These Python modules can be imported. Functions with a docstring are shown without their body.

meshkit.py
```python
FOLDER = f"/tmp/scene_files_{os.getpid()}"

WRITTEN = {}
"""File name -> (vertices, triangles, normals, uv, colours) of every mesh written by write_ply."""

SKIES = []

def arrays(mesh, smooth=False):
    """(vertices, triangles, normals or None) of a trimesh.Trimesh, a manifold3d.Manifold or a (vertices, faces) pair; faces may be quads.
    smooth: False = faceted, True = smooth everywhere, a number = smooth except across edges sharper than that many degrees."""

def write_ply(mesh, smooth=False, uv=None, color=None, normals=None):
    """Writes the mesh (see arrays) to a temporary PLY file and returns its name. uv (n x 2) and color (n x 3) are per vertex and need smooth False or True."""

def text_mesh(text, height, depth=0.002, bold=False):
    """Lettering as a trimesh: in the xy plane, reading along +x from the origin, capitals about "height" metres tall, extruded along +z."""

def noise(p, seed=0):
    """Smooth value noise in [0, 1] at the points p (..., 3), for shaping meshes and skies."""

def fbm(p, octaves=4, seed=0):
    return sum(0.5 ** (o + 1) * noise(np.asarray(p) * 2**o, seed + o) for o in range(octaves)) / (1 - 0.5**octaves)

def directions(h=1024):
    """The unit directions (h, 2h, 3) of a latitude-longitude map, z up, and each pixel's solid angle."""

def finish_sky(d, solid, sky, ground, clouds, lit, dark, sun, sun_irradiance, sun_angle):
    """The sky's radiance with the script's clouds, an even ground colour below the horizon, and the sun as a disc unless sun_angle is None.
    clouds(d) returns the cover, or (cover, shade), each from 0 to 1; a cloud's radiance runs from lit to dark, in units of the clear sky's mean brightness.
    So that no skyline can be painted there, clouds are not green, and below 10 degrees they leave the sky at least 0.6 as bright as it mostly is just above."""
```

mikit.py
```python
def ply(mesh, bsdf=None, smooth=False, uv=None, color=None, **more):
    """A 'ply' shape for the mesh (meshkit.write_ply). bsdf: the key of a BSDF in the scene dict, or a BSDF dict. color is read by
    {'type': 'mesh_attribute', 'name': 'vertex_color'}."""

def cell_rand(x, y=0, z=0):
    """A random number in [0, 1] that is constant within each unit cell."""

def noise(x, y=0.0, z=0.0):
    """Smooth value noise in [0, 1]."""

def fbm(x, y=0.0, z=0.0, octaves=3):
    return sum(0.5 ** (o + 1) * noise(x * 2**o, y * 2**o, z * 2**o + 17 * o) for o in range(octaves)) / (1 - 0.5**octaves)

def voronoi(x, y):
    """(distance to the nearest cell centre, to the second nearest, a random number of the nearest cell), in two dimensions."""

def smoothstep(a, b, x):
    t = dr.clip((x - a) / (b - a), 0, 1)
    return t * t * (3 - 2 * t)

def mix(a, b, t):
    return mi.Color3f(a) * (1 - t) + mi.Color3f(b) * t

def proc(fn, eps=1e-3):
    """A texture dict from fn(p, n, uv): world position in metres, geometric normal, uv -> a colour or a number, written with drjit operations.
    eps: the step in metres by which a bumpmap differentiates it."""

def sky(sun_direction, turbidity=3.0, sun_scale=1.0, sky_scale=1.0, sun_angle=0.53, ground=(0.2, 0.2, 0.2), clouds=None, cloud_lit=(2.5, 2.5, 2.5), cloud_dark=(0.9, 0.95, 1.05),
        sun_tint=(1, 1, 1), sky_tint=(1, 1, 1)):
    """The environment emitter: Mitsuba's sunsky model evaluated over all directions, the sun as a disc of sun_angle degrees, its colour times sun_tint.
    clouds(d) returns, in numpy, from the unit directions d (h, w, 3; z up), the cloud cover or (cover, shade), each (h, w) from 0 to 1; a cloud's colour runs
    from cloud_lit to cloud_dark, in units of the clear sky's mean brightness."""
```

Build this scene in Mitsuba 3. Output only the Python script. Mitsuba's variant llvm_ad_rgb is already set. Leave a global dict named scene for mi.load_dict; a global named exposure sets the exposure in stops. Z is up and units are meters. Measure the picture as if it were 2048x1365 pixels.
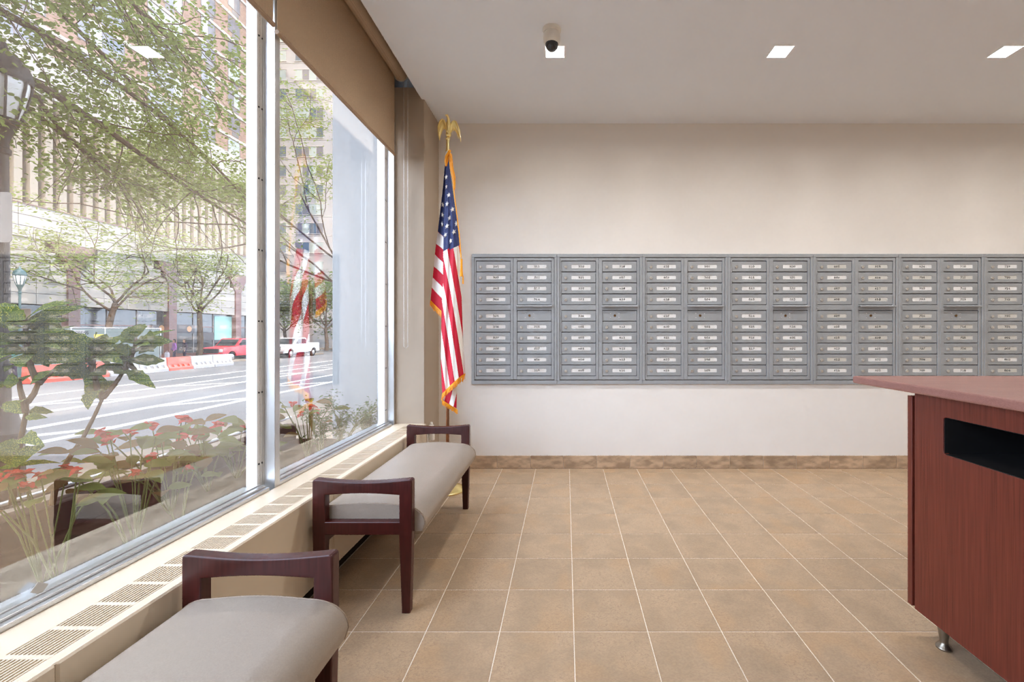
import math, random
import numpy as np, trimesh, manifold3d
import mitsuba as mi, drjit as dr
import mikit, meshkit
from mikit import noise, fbm, voronoi, cell_rand, smoothstep, mix
from shapely.geometry import Polygon, box as sbox, Point

T = mi.ScalarTransform4f
scene = {'type': 'scene'}
labels = {}
rng = np.random.default_rng(7)

# ------------------------------------------------------------------ camera, sky, exposure
EYE = 1.23                       # eye height above the lobby floor
FOCAL = 910.0                    # a 16 mm lens, in pixels of the 2048 px frame
scene['camera'] = {
    'type': 'perspective', 'fov_axis': 'x', 'fov': 2 * math.degrees(math.atan(1024 / FOCAL)),
    'principal_point_offset_x': (1024 - 1131.6) / 2048, 'principal_point_offset_y': (682.5 - 667) / 1365,
    'near_clip': 0.05, 'far_clip': 500.0,
    'to_world': T().look_at(origin=[0, 0, EYE], target=[0, 1, EYE], up=[0, 0, 1]),
}
exposure = 0.0
DAY = 73.0                       # daylight strength
LAMP = 222.0                     # radiance of the ceiling lamps


def cloud_cover(d):
    return 0.78 + 0.22 * meshkit.fbm(d * 2.2, 3, 5), 0.5 * meshkit.fbm(d * 1.6 + 9, 3, 8)


scene['sky'] = mikit.sky([0.35, -0.55, 0.75], turbidity=4.0, sun_scale=0.10 * DAY, sky_scale=DAY, clouds=cloud_cover,
                         cloud_lit=(1.13, 1.32, 1.60), cloud_dark=(0.82, 0.98, 1.24), sky_tint=(0.92, 1.0, 1.1))


# ------------------------------------------------------------------ small helpers
def lin(r, g, b):
    c = np.array([r, g, b], float) / 255
    return [float(x) for x in np.where(c <= 0.04045, c / 12.92, ((c + 0.055) / 1.055) ** 2.4)]


def rgb(c):
    return {'type': 'rgb', 'value': [float(x) for x in c]}


def two(b):
    return {'type': 'twosided', 'bsdf': b}


def prin(color, rough=0.5, **k):
    col = color if isinstance(color, dict) else rgb(color)
    return two({'type': 'principled', 'base_color': col, 'roughness': rough, **k})


def diffuse(color):
    return two({'type': 'diffuse', 'reflectance': color if isinstance(color, dict) else rgb(color)})


def bumped(b, fn, scale=1.0, eps=1e-3):
    return two({'type': 'bumpmap', 'arbitrary': mikit.proc(fn, eps), 'scale': scale, 'bsdf': b['bsdf']})


def numbered(k):
    if k not in USED:
        USED[k] = 0
        return k
    while True:
        USED[k] += 1
        n = f'{k}_{USED[k]:03d}'
        if n not in USED:
            USED[n] = 0
            return n


USED = {}


def note(k, label=None, cat=None, group=None, kind=None):
    d = labels.setdefault(k, {})
    for a, b in (('label', label), ('category', cat), ('group', group), ('kind', kind)):
        if b:
            d[a] = b
    return k


def thing(name, label, cat, group=None):
    return note(numbered(name), label, cat, group)


def obj(name, mesh, m, parent=None, smooth=False, label=None, cat=None, group=None, kind=None, tw=None, **kw):
    """One mesh of the scene under its holder's key. mesh may be a shape dict that is shared."""
    k = numbered(f'{parent}__{name}' if parent else name)
    d = dict(mesh) if isinstance(mesh, dict) else mikit.ply(mesh, m, smooth=smooth, **kw)
    if isinstance(mesh, dict) and m is not None:
        d['bsdf'] = {'type': 'ref', 'id': m}
    if tw is not None:
        d['to_world'] = tw
    scene[k] = d
    if label or cat or group or kind:
        note(k, label, cat, group, kind)
    return k


def struct(name, mesh, m, parent=None, smooth=False, label=None, **kw):
    return obj(name, mesh, m, parent, smooth, label=label, kind=None if parent else 'structure', **kw)


def at(px, py, d):
    """The point at depth d (metres in front of the lens) on the sight line through a pixel of the photograph: used to read real places off it."""
    return np.array([(px - 1131.6) / FOCAL * d, d, EYE - (py - 667) / FOCAL * d])


class MB:
    """Collects pieces into one mesh."""

    def __init__(self):
        self.v, self.f, self.n = [], [], 0

    def add(self, v, f=None):
        if f is None:
            if isinstance(v, (tuple, list)):
                v, f = v
            else:
                v, f = np.asarray(v.vertices), np.asarray(v.faces)
        f = np.asarray(f)
        if f.shape[1] == 4:
            f = np.vstack([f[:, [0, 1, 2]], f[:, [0, 2, 3]]])
        self.v.append(np.asarray(v, float))
        self.f.append(f + self.n)
        self.n += len(v)
        return self

    def box(self, *a, b=0.0):
        return self.add(*(cbox(*a, b) if b else box(*a)))

    def mesh(self):
        return trimesh.Trimesh(np.vstack(self.v), np.vstack(self.f), process=False)


_BV = np.array([[i, j, k] for i in (0, 1) for j in (0, 1) for k in (0, 1)], float)
_BF = np.array([[0, 1, 3], [0, 3, 2], [4, 6, 7], [4, 7, 5], [0, 4, 5], [0, 5, 1], [2, 3, 7], [2, 7, 6], [0, 2, 6], [0, 6, 4], [1, 5, 7], [1, 7, 3]])


def box(x0, x1, y0, y1, z0, z1):
    return _BV * [x1 - x0, y1 - y0, z1 - z0] + [x0, y0, z0], _BF


def _template():
    s = np.array([[i, j, k] for i in (-1, 1) for j in (-1, 1) for k in (-1, 1)], float)
    v = np.vstack([s * 1.0 - 0.3 * s * (1 - np.eye(3)[a]) for a in range(3)])
    h = trimesh.Trimesh(v, trimesh.convex.convex_hull(v).faces, process=False)
    hull = trimesh.convex.convex_hull(v)
    idx = [int(np.argmin(np.linalg.norm(v - p, axis=1))) for p in hull.vertices]
    f = np.array(idx)[hull.faces]
    c = v[f].mean(1)
    n = np.cross(v[f[:, 1]] - v[f[:, 0]], v[f[:, 2]] - v[f[:, 0]])
    f[(n * c).sum(1) < 0] = f[(n * c).sum(1) < 0][:, ::-1]
    return s, f


_CS, _CF = _template()


def cbox(x0, x1, y0, y1, z0, z1, b=0.004):
    h = np.array([x1 - x0, y1 - y0, z1 - z0]) / 2
    c = np.array([x0 + x1, y0 + y1, z0 + z1]) / 2
    b = min(b, h.min() * 0.9)
    v = np.vstack([_CS * h - b * _CS * (1 - np.eye(3)[a]) for a in range(3)]) + c
    return v, _CF


def tube(points, radii, sides=6, cap=True):
    p = np.asarray(points, float)
    radii = np.broadcast_to(np.asarray(radii, float), (len(p),))
    t = np.gradient(p, axis=0)
    t /= np.linalg.norm(t, axis=1, keepdims=True) + 1e-12
    ref = np.array([0, 0, 1.0]) if abs(t[:, 2]).mean() < 0.8 else np.array([1.0, 0, 0])
    a = np.cross(t, ref)
    a /= np.linalg.norm(a, axis=1, keepdims=True) + 1e-12
    b = np.cross(t, a)
    ang = np.arange(sides) * 2 * np.pi / sides
    v = p[:, None] + radii[:, None, None] * (np.cos(ang)[None, :, None] * a[:, None] + np.sin(ang)[None, :, None] * b[:, None])
    i, j = np.meshgrid(np.arange(len(p) - 1), np.arange(sides), indexing='ij')
    q = np.stack([i * sides + j, i * sides + (j + 1) % sides, (i + 1) * sides + (j + 1) % sides, (i + 1) * sides + j], -1).reshape(-1, 4)
    f = np.vstack([q[:, [0, 2, 1]], q[:, [0, 3, 2]]])
    v = v.reshape(-1, 3)
    if cap:
        k = len(v)
        v = np.vstack([v, p[:1], p[-1:]])
        r = np.arange(sides)
        f = np.vstack([f, np.stack([r * 0 + k, r, (r + 1) % sides], 1), np.stack([r * 0 + k + 1, (len(p) - 1) * sides + (r + 1) % sides, (len(p) - 1) * sides + r], 1)])
    return v, f


def lathe(profile, n=24, centre=(0, 0, 0)):
    p = np.asarray(profile, float)
    ang = np.arange(n) * 2 * np.pi / n
    v = np.stack([p[:, None, 0] * np.cos(ang), p[:, None, 0] * np.sin(ang), np.broadcast_to(p[:, None, 1], (len(p), n))], -1).reshape(-1, 3)
    i, j = np.meshgrid(np.arange(len(p) - 1), np.arange(n), indexing='ij')
    q = np.stack([i * n + j, i * n + (j + 1) % n, (i + 1) * n + (j + 1) % n, (i + 1) * n + j], -1).reshape(-1, 4)
    m = trimesh.Trimesh(v + np.asarray(centre, float), np.vstack([q[:, [0, 1, 2]], q[:, [0, 2, 3]]]), process=True)
    return m


def rounded_rect(x0, x1, y0, y1, r, n=5):
    return sbox(x0 + r, y0 + r, x1 - r, y1 - r).buffer(r, quad_segs=n)


def _ring(coords):
    c = np.asarray(coords, float)
    return c[:-1] if np.allclose(c[0], c[-1]) else c


def bevel_extrude(poly, t, b=0.004, steps=2):
    """The polygon (xy) extruded 0..t along z with rounded rims."""
    from shapely.geometry.polygon import orient
    poly = orient(poly)
    rings = [_ring(poly.exterior.coords)] + [_ring(r.coords) for r in poly.interiors]

    def inset(r, d):
        e0 = r - np.roll(r, 1, 0)
        e1 = np.roll(r, -1, 0) - r
        n0 = np.stack([-e0[:, 1], e0[:, 0]], 1) / (np.linalg.norm(e0, axis=1, keepdims=True) + 1e-12)
        n1 = np.stack([-e1[:, 1], e1[:, 0]], 1) / (np.linalg.norm(e1, axis=1, keepdims=True) + 1e-12)
        m = n0 + n1
        m /= np.maximum((m * n0).sum(1, keepdims=True), 0.35)
        return r + m * d

    ang = np.linspace(0, np.pi / 2, steps + 1)
    lev = [(b * (1 - math.sin(a)), b * (1 - math.cos(a))) for a in ang]
    lev = lev + [(i, t - z) for i, z in lev[::-1]]
    out = MB()
    for r in rings:
        n = len(r)
        v = np.vstack([np.column_stack([inset(r, i), np.full(n, z)]) for i, z in lev])
        k, j = np.meshgrid(np.arange(len(lev) - 1), np.arange(n), indexing='ij')
        q = np.stack([k * n + j, k * n + (j + 1) % n, (k + 1) * n + (j + 1) % n, (k + 1) * n + j], -1).reshape(-1, 4)
        out.add(v, q)
    cap = Polygon(inset(rings[0], b), [inset(r, b) for r in rings[1:]])
    v2, f2 = trimesh.creation.triangulate_polygon(cap, engine='earcut')
    e1, e2 = v2[f2[:, 1]] - v2[f2[:, 0]], v2[f2[:, 2]] - v2[f2[:, 0]]
    neg = (e1[:, 0] * e2[:, 1] - e1[:, 1] * e2[:, 0]) < 0
    f2 = np.where(neg[:, None], f2[:, ::-1], f2)
    out.add(np.column_stack([v2, np.zeros(len(v2))]), f2[:, ::-1])
    out.add(np.column_stack([v2, np.full(len(v2), t)]), f2)
    m = out.mesh()
    m.merge_vertices(digits_vertex=7)
    return m


def xz_to_world(mesh, y0):
    """A mesh extruded in (x, z, depth) order becomes x, y0 + depth, z."""
    v = np.asarray(mesh.vertices)
    w = np.column_stack([v[:, 0], y0 + v[:, 2], v[:, 1]])
    return trimesh.Trimesh(w, np.asarray(mesh.faces)[:, ::-1], process=False)


def yz_to_world(mesh, x0):
    v = np.asarray(mesh.vertices)
    return trimesh.Trimesh(np.column_stack([x0 + v[:, 2], v[:, 0], v[:, 1]]), np.asarray(mesh.faces), process=False)


def extrude(poly, t):
    return trimesh.creation.extrude_polygon(poly, t, engine='earcut')


def man(mesh):
    mesh = mesh.copy()
    mesh.merge_vertices(digits_vertex=6)
    return manifold3d.Manifold(manifold3d.Mesh(np.asarray(mesh.vertices, np.float32), np.asarray(mesh.faces, np.uint32)))


def unman(m):
    q = m.to_mesh()
    return trimesh.Trimesh(q.vert_properties[:, :3], q.tri_verts, process=False)


def sphere(c, r, sub=2, scale=(1, 1, 1)):
    m = trimesh.creation.icosphere(subdivisions=sub, radius=r)
    return trimesh.Trimesh(np.asarray(m.vertices) * scale + np.asarray(c), m.faces, process=False)


_ICO = trimesh.creation.icosphere(subdivisions=2, radius=1.0)


def bone_body(bones, edge=0.03, smooth=8):
    """One continuous body: every bone (p, r, q, s) is the hull of two spheres; all of them joined and smoothed."""
    ms = []
    for p, r, q, s in bones:
        pts = np.vstack([np.asarray(_ICO.vertices) * r + p, np.asarray(_ICO.vertices) * s + q])
        ms.append(manifold3d.Manifold.hull_points(pts.astype(np.float32)))
    m = ms[0]
    for x in ms[1:]:
        m = m + x
    t = unman(m.refine_to_length(edge))
    t.merge_vertices()
    v, e = np.array(t.vertices), t.edges_unique
    for _ in range(smooth):                       # a few gentle averaging steps
        acc, cnt = np.zeros_like(v), np.zeros(len(v))
        for a, b_ in ((0, 1), (1, 0)):
            np.add.at(acc, e[:, a], v[e[:, b_]])
            np.add.at(cnt, e[:, a], 1)
        v = v + .35 * np.where(cnt[:, None] > 0, acc / np.maximum(cnt, 1)[:, None] - v, 0)
    return trimesh.Trimesh(v, t.faces, process=False)


def digits(text, height, depth=0.0006):
    """A short number as a flat mesh centred on the origin, in xz, facing -y."""
    parts, x = [], 0.0
    for ch in text:
        if ch not in _GLYPH:
            m = meshkit.text_mesh(ch, 1.0, 0.02, bold=True)
            _GLYPH[ch] = (np.asarray(m.vertices), np.asarray(m.faces), float(m.vertices[:, 0].min()), float(m.vertices[:, 0].max()))
        v, f, a, b = _GLYPH[ch]
        w = v.copy()
        w[:, 0] += x - a
        parts.append((w, f))
        x += b - a + 0.14
    mb = MB()
    for w, f in parts:
        mb.add(w, f)
    m = mb.mesh()
    v = np.asarray(m.vertices)
    v = np.column_stack([(v[:, 0] - (x - 0.14) / 2) * height * 1.25, -v[:, 2] * depth / 0.02, (v[:, 1] - 0.5) * height])
    return trimesh.Trimesh(v, np.asarray(m.faces), process=False)


_GLYPH = {}


def words_on(text, height, depth=0.002):
    m = meshkit.text_mesh(text, height, depth, bold=True)
    v = np.asarray(m.vertices).copy()
    v[:, 0] -= (v[:, 0].min() + v[:, 0].max()) / 2
    return v, np.asarray(m.faces)


# ------------------------------------------------------------------ materials
B = scene


def mat(name, b):
    scene['mat_' + name] = {**b}
    return 'mat_' + name


def f_wall(p, n, uv):
    return mix(WALL_A, WALL_B, fbm(p.x * 3.0, p.y * 3.0, p.z * 3.0, octaves=3))


WALL_A, WALL_B = [0.79, 0.74, 0.68], [0.81, 0.76, 0.70]
M_WALL = mat('wall', diffuse(mikit.proc(f_wall)))
M_TAN = mat('tan_paint', diffuse(lin(176, 160, 142)))
M_CEIL = mat('ceiling', diffuse([0.85, 0.88, 0.915]))


def tile_id(p):
    return dr.floor((p.x - 0.033) / 0.3048), dr.floor((p.y - 1.875) / 0.3057)


def f_tile(p, n, uv):
    i, j = tile_id(p)
    r = cell_rand(i, j, 3)
    ox, oy = cell_rand(i, j, 5) * 40, cell_rand(i, j, 6) * 40
    a = fbm(p.x * 9 + ox, p.y * 9 + oy, p.z * 9, octaves=4)
    w = fbm(p.x * 75 + oy + a * 4, p.y * 95 + ox, p.z * 60, octaves=3)
    vein = smoothstep(0.06, 0.0, dr.abs(w - 0.5)) * smoothstep(0.40, 0.65, a)
    c = mix(TILE_A, TILE_B, smoothstep(0.28, 0.72, a))
    c = mix(c, TILE_C, 0.55 * smoothstep(0.5, 0.8, fbm(p.x * 6 + oy, p.y * 5 + ox, 3.0, octaves=3)))
    c = mix(c, TILE_D, 0.40 * vein)
    return c * (0.965 + 0.06 * r) * (0.93 + 0.14 * noise(p.x * 170, p.y * 210, p.z * 170))


TILE_A, TILE_B, TILE_C, TILE_D = lin(160, 136, 110), lin(173, 147, 119), lin(175, 142, 107), lin(134, 109, 86)
M_TILE = mat('floor_tile', prin(mikit.proc(f_tile), 0.42, specular=0.35))


def f_skirt(p, n, uv):
    i = dr.floor((p.x + 0.625) / 0.3025)
    a = fbm(p.x * 12 + cell_rand(i, 2) * 30, p.y * 12, p.z * 22 + cell_rand(i, 4) * 30, octaves=4)
    return mix(lin(150, 124, 98), lin(192, 164, 134), smoothstep(0.3, 0.72, a)) * (0.88 + 0.22 * cell_rand(i, 9))


M_SKIRT = mat('skirting_tile', prin(mikit.proc(f_skirt), 0.45, specular=0.3))
M_GROUT = mat('grout', diffuse(lin(214, 200, 182)))
M_COVER = mat('cover_paint', prin(lin(204, 187, 163), 0.4, specular=0.4))
M_KICK = mat('kick', diffuse(lin(40, 33, 28)))
M_DUCT = mat('duct_brown', diffuse(lin(104, 76, 46)))


def f_alu(p, n, uv):
    return 0.26 + 0.10 * noise(p.x * 14, p.y * 14, p.z * 2.2)


M_ALU = mat('aluminium', prin(lin(212, 213, 214), mikit.proc(f_alu), metallic=0.9))
M_STRIP = mat('pale_anodised', prin(lin(232, 234, 236), .35))
M_RUST = mat('joint_rust', diffuse(lin(70, 52, 40)))
M_SCREW = mat('screw', prin(lin(40, 42, 46), 0.4, metallic=0.7))
M_GLASS = mat('window_glass', {'type': 'thindielectric', 'int_ior': 3.2})   # reflective coated plate


def f_shade(p, n, uv):
    w = 0.5 + 0.25 * dr.sin(p.y * 2 * math.pi / 0.0042) + 0.25 * dr.sin(p.z * 2 * math.pi / 0.0042)
    return mix(lin(178, 154, 128), lin(204, 180, 152), w)


M_SHADE = mat('shade_fabric', diffuse(mikit.proc(f_shade)))
M_SHADEBAR = mat('shade_bar', prin(lin(160, 132, 104), 0.5))
M_PLASTIC = mat('white_plastic', prin(lin(228, 226, 220), 0.35))
M_CHAIN = mat('chain', prin(lin(205, 203, 200), 0.35, metallic=0.3))


def f_vinyl(p, n, uv):
    a = noise(p.x * 420, p.y * 420, p.z * 420)
    b = fbm(p.x * 6, p.y * 6, p.z * 6, octaves=3)
    return mix(lin(139, 127, 115), lin(151, 138, 125), 0.55 * a + 0.45 * b)


M_VINYL = mat('bench_vinyl', prin(mikit.proc(f_vinyl), 0.42, specular=0.45))
M_PIPING = mat('piping', prin(lin(140, 122, 104), 0.45))


def f_wood(p, n, uv):
    g = fbm(p.x * 30, p.y * 30, p.z * 5, octaves=3) * 0.6 + 0.4 * noise(p.x * 190, p.y * 190, p.z * 16)
    return mix(lin(40, 11, 10), lin(72, 22, 18), g)


M_WOOD = mat('mahogany', prin(mikit.proc(f_wood), 0.3, specular=0.35, clearcoat=0.3, clearcoat_gloss=0.9))


def f_lam(p, n, uv):
    s = noise(p.x * 520, p.y * 520, p.z * 9) * 0.55 + 0.45 * noise(p.x * 170, p.y * 170, p.z * 4)
    return mix(lin(72, 29, 21), lin(112, 49, 35), s)


M_LAM = mat('cherry_laminate', prin(mikit.proc(f_lam), 0.4, specular=0.4))


def f_top(p, n, uv):
    return mix(lin(128, 88, 80), lin(148, 104, 94), noise(p.x * 300, p.y * 300, p.z * 300) * 0.6 + 0.4 * fbm(p.x * 9, p.y * 30, 1.0))


M_TOP = mat('counter_top', prin(mikit.proc(f_top), 0.33, specular=0.5))
M_BLACK = mat('slot_liner', prin(lin(21, 20, 21), 0.5))
M_STEEL = mat('leg_steel', prin(lin(150, 142, 130), 0.3, metallic=0.95))


def f_mail(p, n, uv):
    s = fbm(p.x * 5, p.y * 3, p.z * 5, octaves=3)
    return mix(lin(146, 149, 151), lin(168, 170, 171), 0.7 * s + 0.3 * noise(p.x * 500, p.y * 500, p.z * 90))


M_MAIL = mat('mailbox_metal', prin(mikit.proc(f_mail), 0.42, metallic=0.2))
M_PLATE = mat('number_plate', prin(lin(236, 236, 236), 0.3))
M_PLATE2 = mat('number_plate_dull', prin(lin(206, 204, 198), 0.3))
M_INK = mat('ink', diffuse([0.02, 0.02, 0.022]))
M_LOCK = mat('lock', prin(lin(196, 190, 180), 0.3, metallic=0.5))
M_BRONZE = mat('bronze_lock', prin(lin(130, 100, 66), 0.35, metallic=0.9))
M_BRASS = mat('brass', prin(lin(250, 226, 152), 0.28, metallic=.9))


def f_flag(p, n, uv):
    red = smoothstep(0.47, 0.5, dr.abs(uv.x - dr.floor(uv.x) - 0.5) * -1 + 0.75)
    weave = 0.93 + 0.09 * noise(p.x * 700, p.y * 700, p.z * 700)
    c = mix(lin(232, 226, 220), lin(186, 16, 42), red)
    return mix(c, lin(36, 46, 92), smoothstep(0.49, 0.51, uv.y)) * weave


M_FLAG = mat('flag_cloth', prin(mikit.proc(f_flag), 0.7, sheen=0.3))
M_STAR = mat('star_white', diffuse(lin(232, 228, 220)))


def f_fringe(p, n, uv):
    return mix(lin(210, 122, 4), lin(250, 178, 20), noise(p.x * 700, p.y * 700, p.z * 260))


M_FRINGE = mat('gold_fringe', prin(mikit.proc(f_fringe), 0.55, sheen=0.4))
M_POLE = mat('flag_pole', prin(lin(112, 66, 34), 0.35))
M_CAMW = mat('camera_white', prin(lin(232, 228, 220), 0.35))
M_DOME = mat('camera_dome', prin([0.02, 0.02, 0.022], 0.08, specular=0.7))
M_TRIM = mat('lamp_trim', prin(lin(236, 234, 228), 0.4))
M_CABLE = mat('chrome_plain', prin(lin(210, 212, 216), 0.15, metallic=1.0))
M_SLATE = mat('tape_grey', diffuse(lin(186, 183, 178)))

# ------------------------------------------------------------------ the lobby shell
CEIL = 3.143
BACK = 4.146
XG = -1.46                       # plane of the window glass
XF = -1.393                      # room face of the window frame
XC = -1.14                       # front of the heater cover
COVZ = 0.49
PIL = 3.72                       # front of the pilaster
NEAR, RIGHT = -4.2, 6.2
BLIND_EDGE = -1.178              # where the ceiling stops above the blinds

NX0, NX1, NZ0, NZ1 = -.838, 4.552, .787, 1.932           # niche that the mailboxes sit in
m = MB().box(-1.6, RIGHT + .2, BACK + .07, BACK + .2, -.05, CEIL + .1)
m.box(-1.6, NX0, BACK, BACK + .07, -.05, CEIL + .1).box(NX1, RIGHT + .2, BACK, BACK + .07, -.05, CEIL + .1)
m.box(NX0, NX1, BACK, BACK + .07, -.05, NZ0).box(NX0, NX1, BACK, BACK + .07, NZ1, CEIL + .1)
struct('wall_back', m.mesh(), M_WALL)
struct('wall_right', MB().box(RIGHT, RIGHT + .2, NEAR, BACK, -0.05, CEIL + .1).mesh(), M_WALL)
struct('wall_front', MB().box(-1.6, RIGHT + .2, NEAR - .2, NEAR, -0.05, CEIL + .1).mesh(), M_WALL)
m = MB()
m.box(-1.6, -1.42, NEAR, PIL, -1.0, .45)                    # under the windows
m.box(-1.6, -1.44, NEAR, PIL, 2.95, 3.6)                    # above the windows
m.box(-1.6, -1.44, NEAR, -2.35, .45, 2.95)
struct('wall_left', m.mesh(), M_TAN)
struct('wall_pilaster', MB().box(-1.445, -1.157, PIL, BACK, -0.05, CEIL + .1, b=.003).mesh(), M_TAN)

LAMPS = [(x, y) for y in (3.09, 1.3, -0.6, -2.5) for x in (-0.073, 1.457, 2.985, 4.5)]
LS = .068
slab = sbox(BLIND_EDGE, NEAR, RIGHT, BACK)
for x, y in LAMPS:
    slab = slab.difference(sbox(x - LS, y - LS, x + LS, y + LS))
c = extrude(slab, .12)
c.apply_translation([0, 0, CEIL])
struct('ceiling', c, M_CEIL)
m = MB()
m.box(-1.6, RIGHT + .2, NEAR - .2, BACK + .2, 3.6, 3.75)      # deck over the ceiling void and the blind pocket
m.box(BLIND_EDGE, BLIND_EDGE + .02, NEAR, BACK, CEIL + .12, 3.6)
struct('ceiling_deck', m.mesh(), M_TAN)
for k, (x, y) in enumerate(LAMPS):
    seen = y > 3
    d = thing('downlight', ['square recessed ceiling light above the flag side, behind the security camera', 'square recessed ceiling light over the middle of the mailboxes',
                            'square recessed ceiling light nearest the right edge of the picture', 'square recessed ceiling light beyond the right edge'][k] if seen else
              f"square recessed ceiling light out of view, {['', 'second', 'third', 'fourth'][k // 4]} row from the mailboxes, {['nearest the windows', 'second from the windows', 'third from the windows', 'farthest from the windows'][k % 4]}", 'ceiling light', 'square recessed ceiling lights')
    m = MB()
    for a in (-1, 1):
        m.box(x + a * LS - .004 * (a > 0) - 0 * a, x + a * LS + .004 * (a < 0), y - LS, y + LS, CEIL - .001, CEIL + .05)
        m.box(x - LS, x + LS, y + a * LS - .004 * (a > 0), y + a * LS + .004 * (a < 0), CEIL - .001, CEIL + .05)
    m.box(x - LS, x + LS, y - LS, y + LS, CEIL + .045, CEIL + .05)
    obj('trim', m.mesh(), M_TRIM, d)
    w = LS - .006
    v = np.array([[x - w, y - w, CEIL + .018], [x - w, y + w, CEIL + .018], [x + w, y + w, CEIL + .018], [x + w, y - w, CEIL + .018]])
    k2 = obj('diffuser', (v, np.array([[0, 1, 2], [0, 2, 3]])), M_TRIM, d, label='glowing white square panel')
    scene[k2]['emitter'] = {'type': 'area', 'radiance': rgb(np.array([1.0, 0.98, 0.95]) * LAMP * (1.85 if seen else .46))}

# floor: a grout bed with every tile of its own
fl = struct('floor', MB().box(-1.6, RIGHT + .2, NEAR - .2, BACK + .2, -.06, -.0016).mesh(), M_GROUT)
g = .0022
for j in range(-7, 8):
    for i in range(-4, 20):
        x0, x1 = .033 + .3048 * i, .033 + .3048 * (i + 1)
        y0, y1 = 1.875 + .3057 * j, 1.875 + .3057 * (j + 1)
        x0, x1, y0, y1 = max(x0, XC - .06), min(x1, RIGHT), max(y0, NEAR), min(y1, BACK - .01)
        if x1 - x0 < .02 or y1 - y0 < .02 or (i > 13 and j < 2) or j < -4:
            continue
        obj('tile', cbox(x0 + g, x1 - g, y0 + g, y1 - g, -.012, 0.0003 * rng.random(), .0015), M_TILE, fl)
sk = struct('baseboard_back', MB().box(-1.157, RIGHT, BACK - .006, BACK + .02, 0, .114).mesh(), M_GROUT)
for i in range(-2, 23):
    x0, x1 = max(-.625 + .3025 * i, -1.155), min(-.625 + .3025 * (i + 1), RIGHT)
    obj('tile', cbox(x0 + .002, x1 - .002, BACK - .011, BACK, .001, .115 + .0012 * rng.random(), .0015), M_SKIRT, sk)

# ------------------------------------------------------------------ windows of aluminium and plate glass
Z0, Z1 = .505, 2.95


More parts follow.
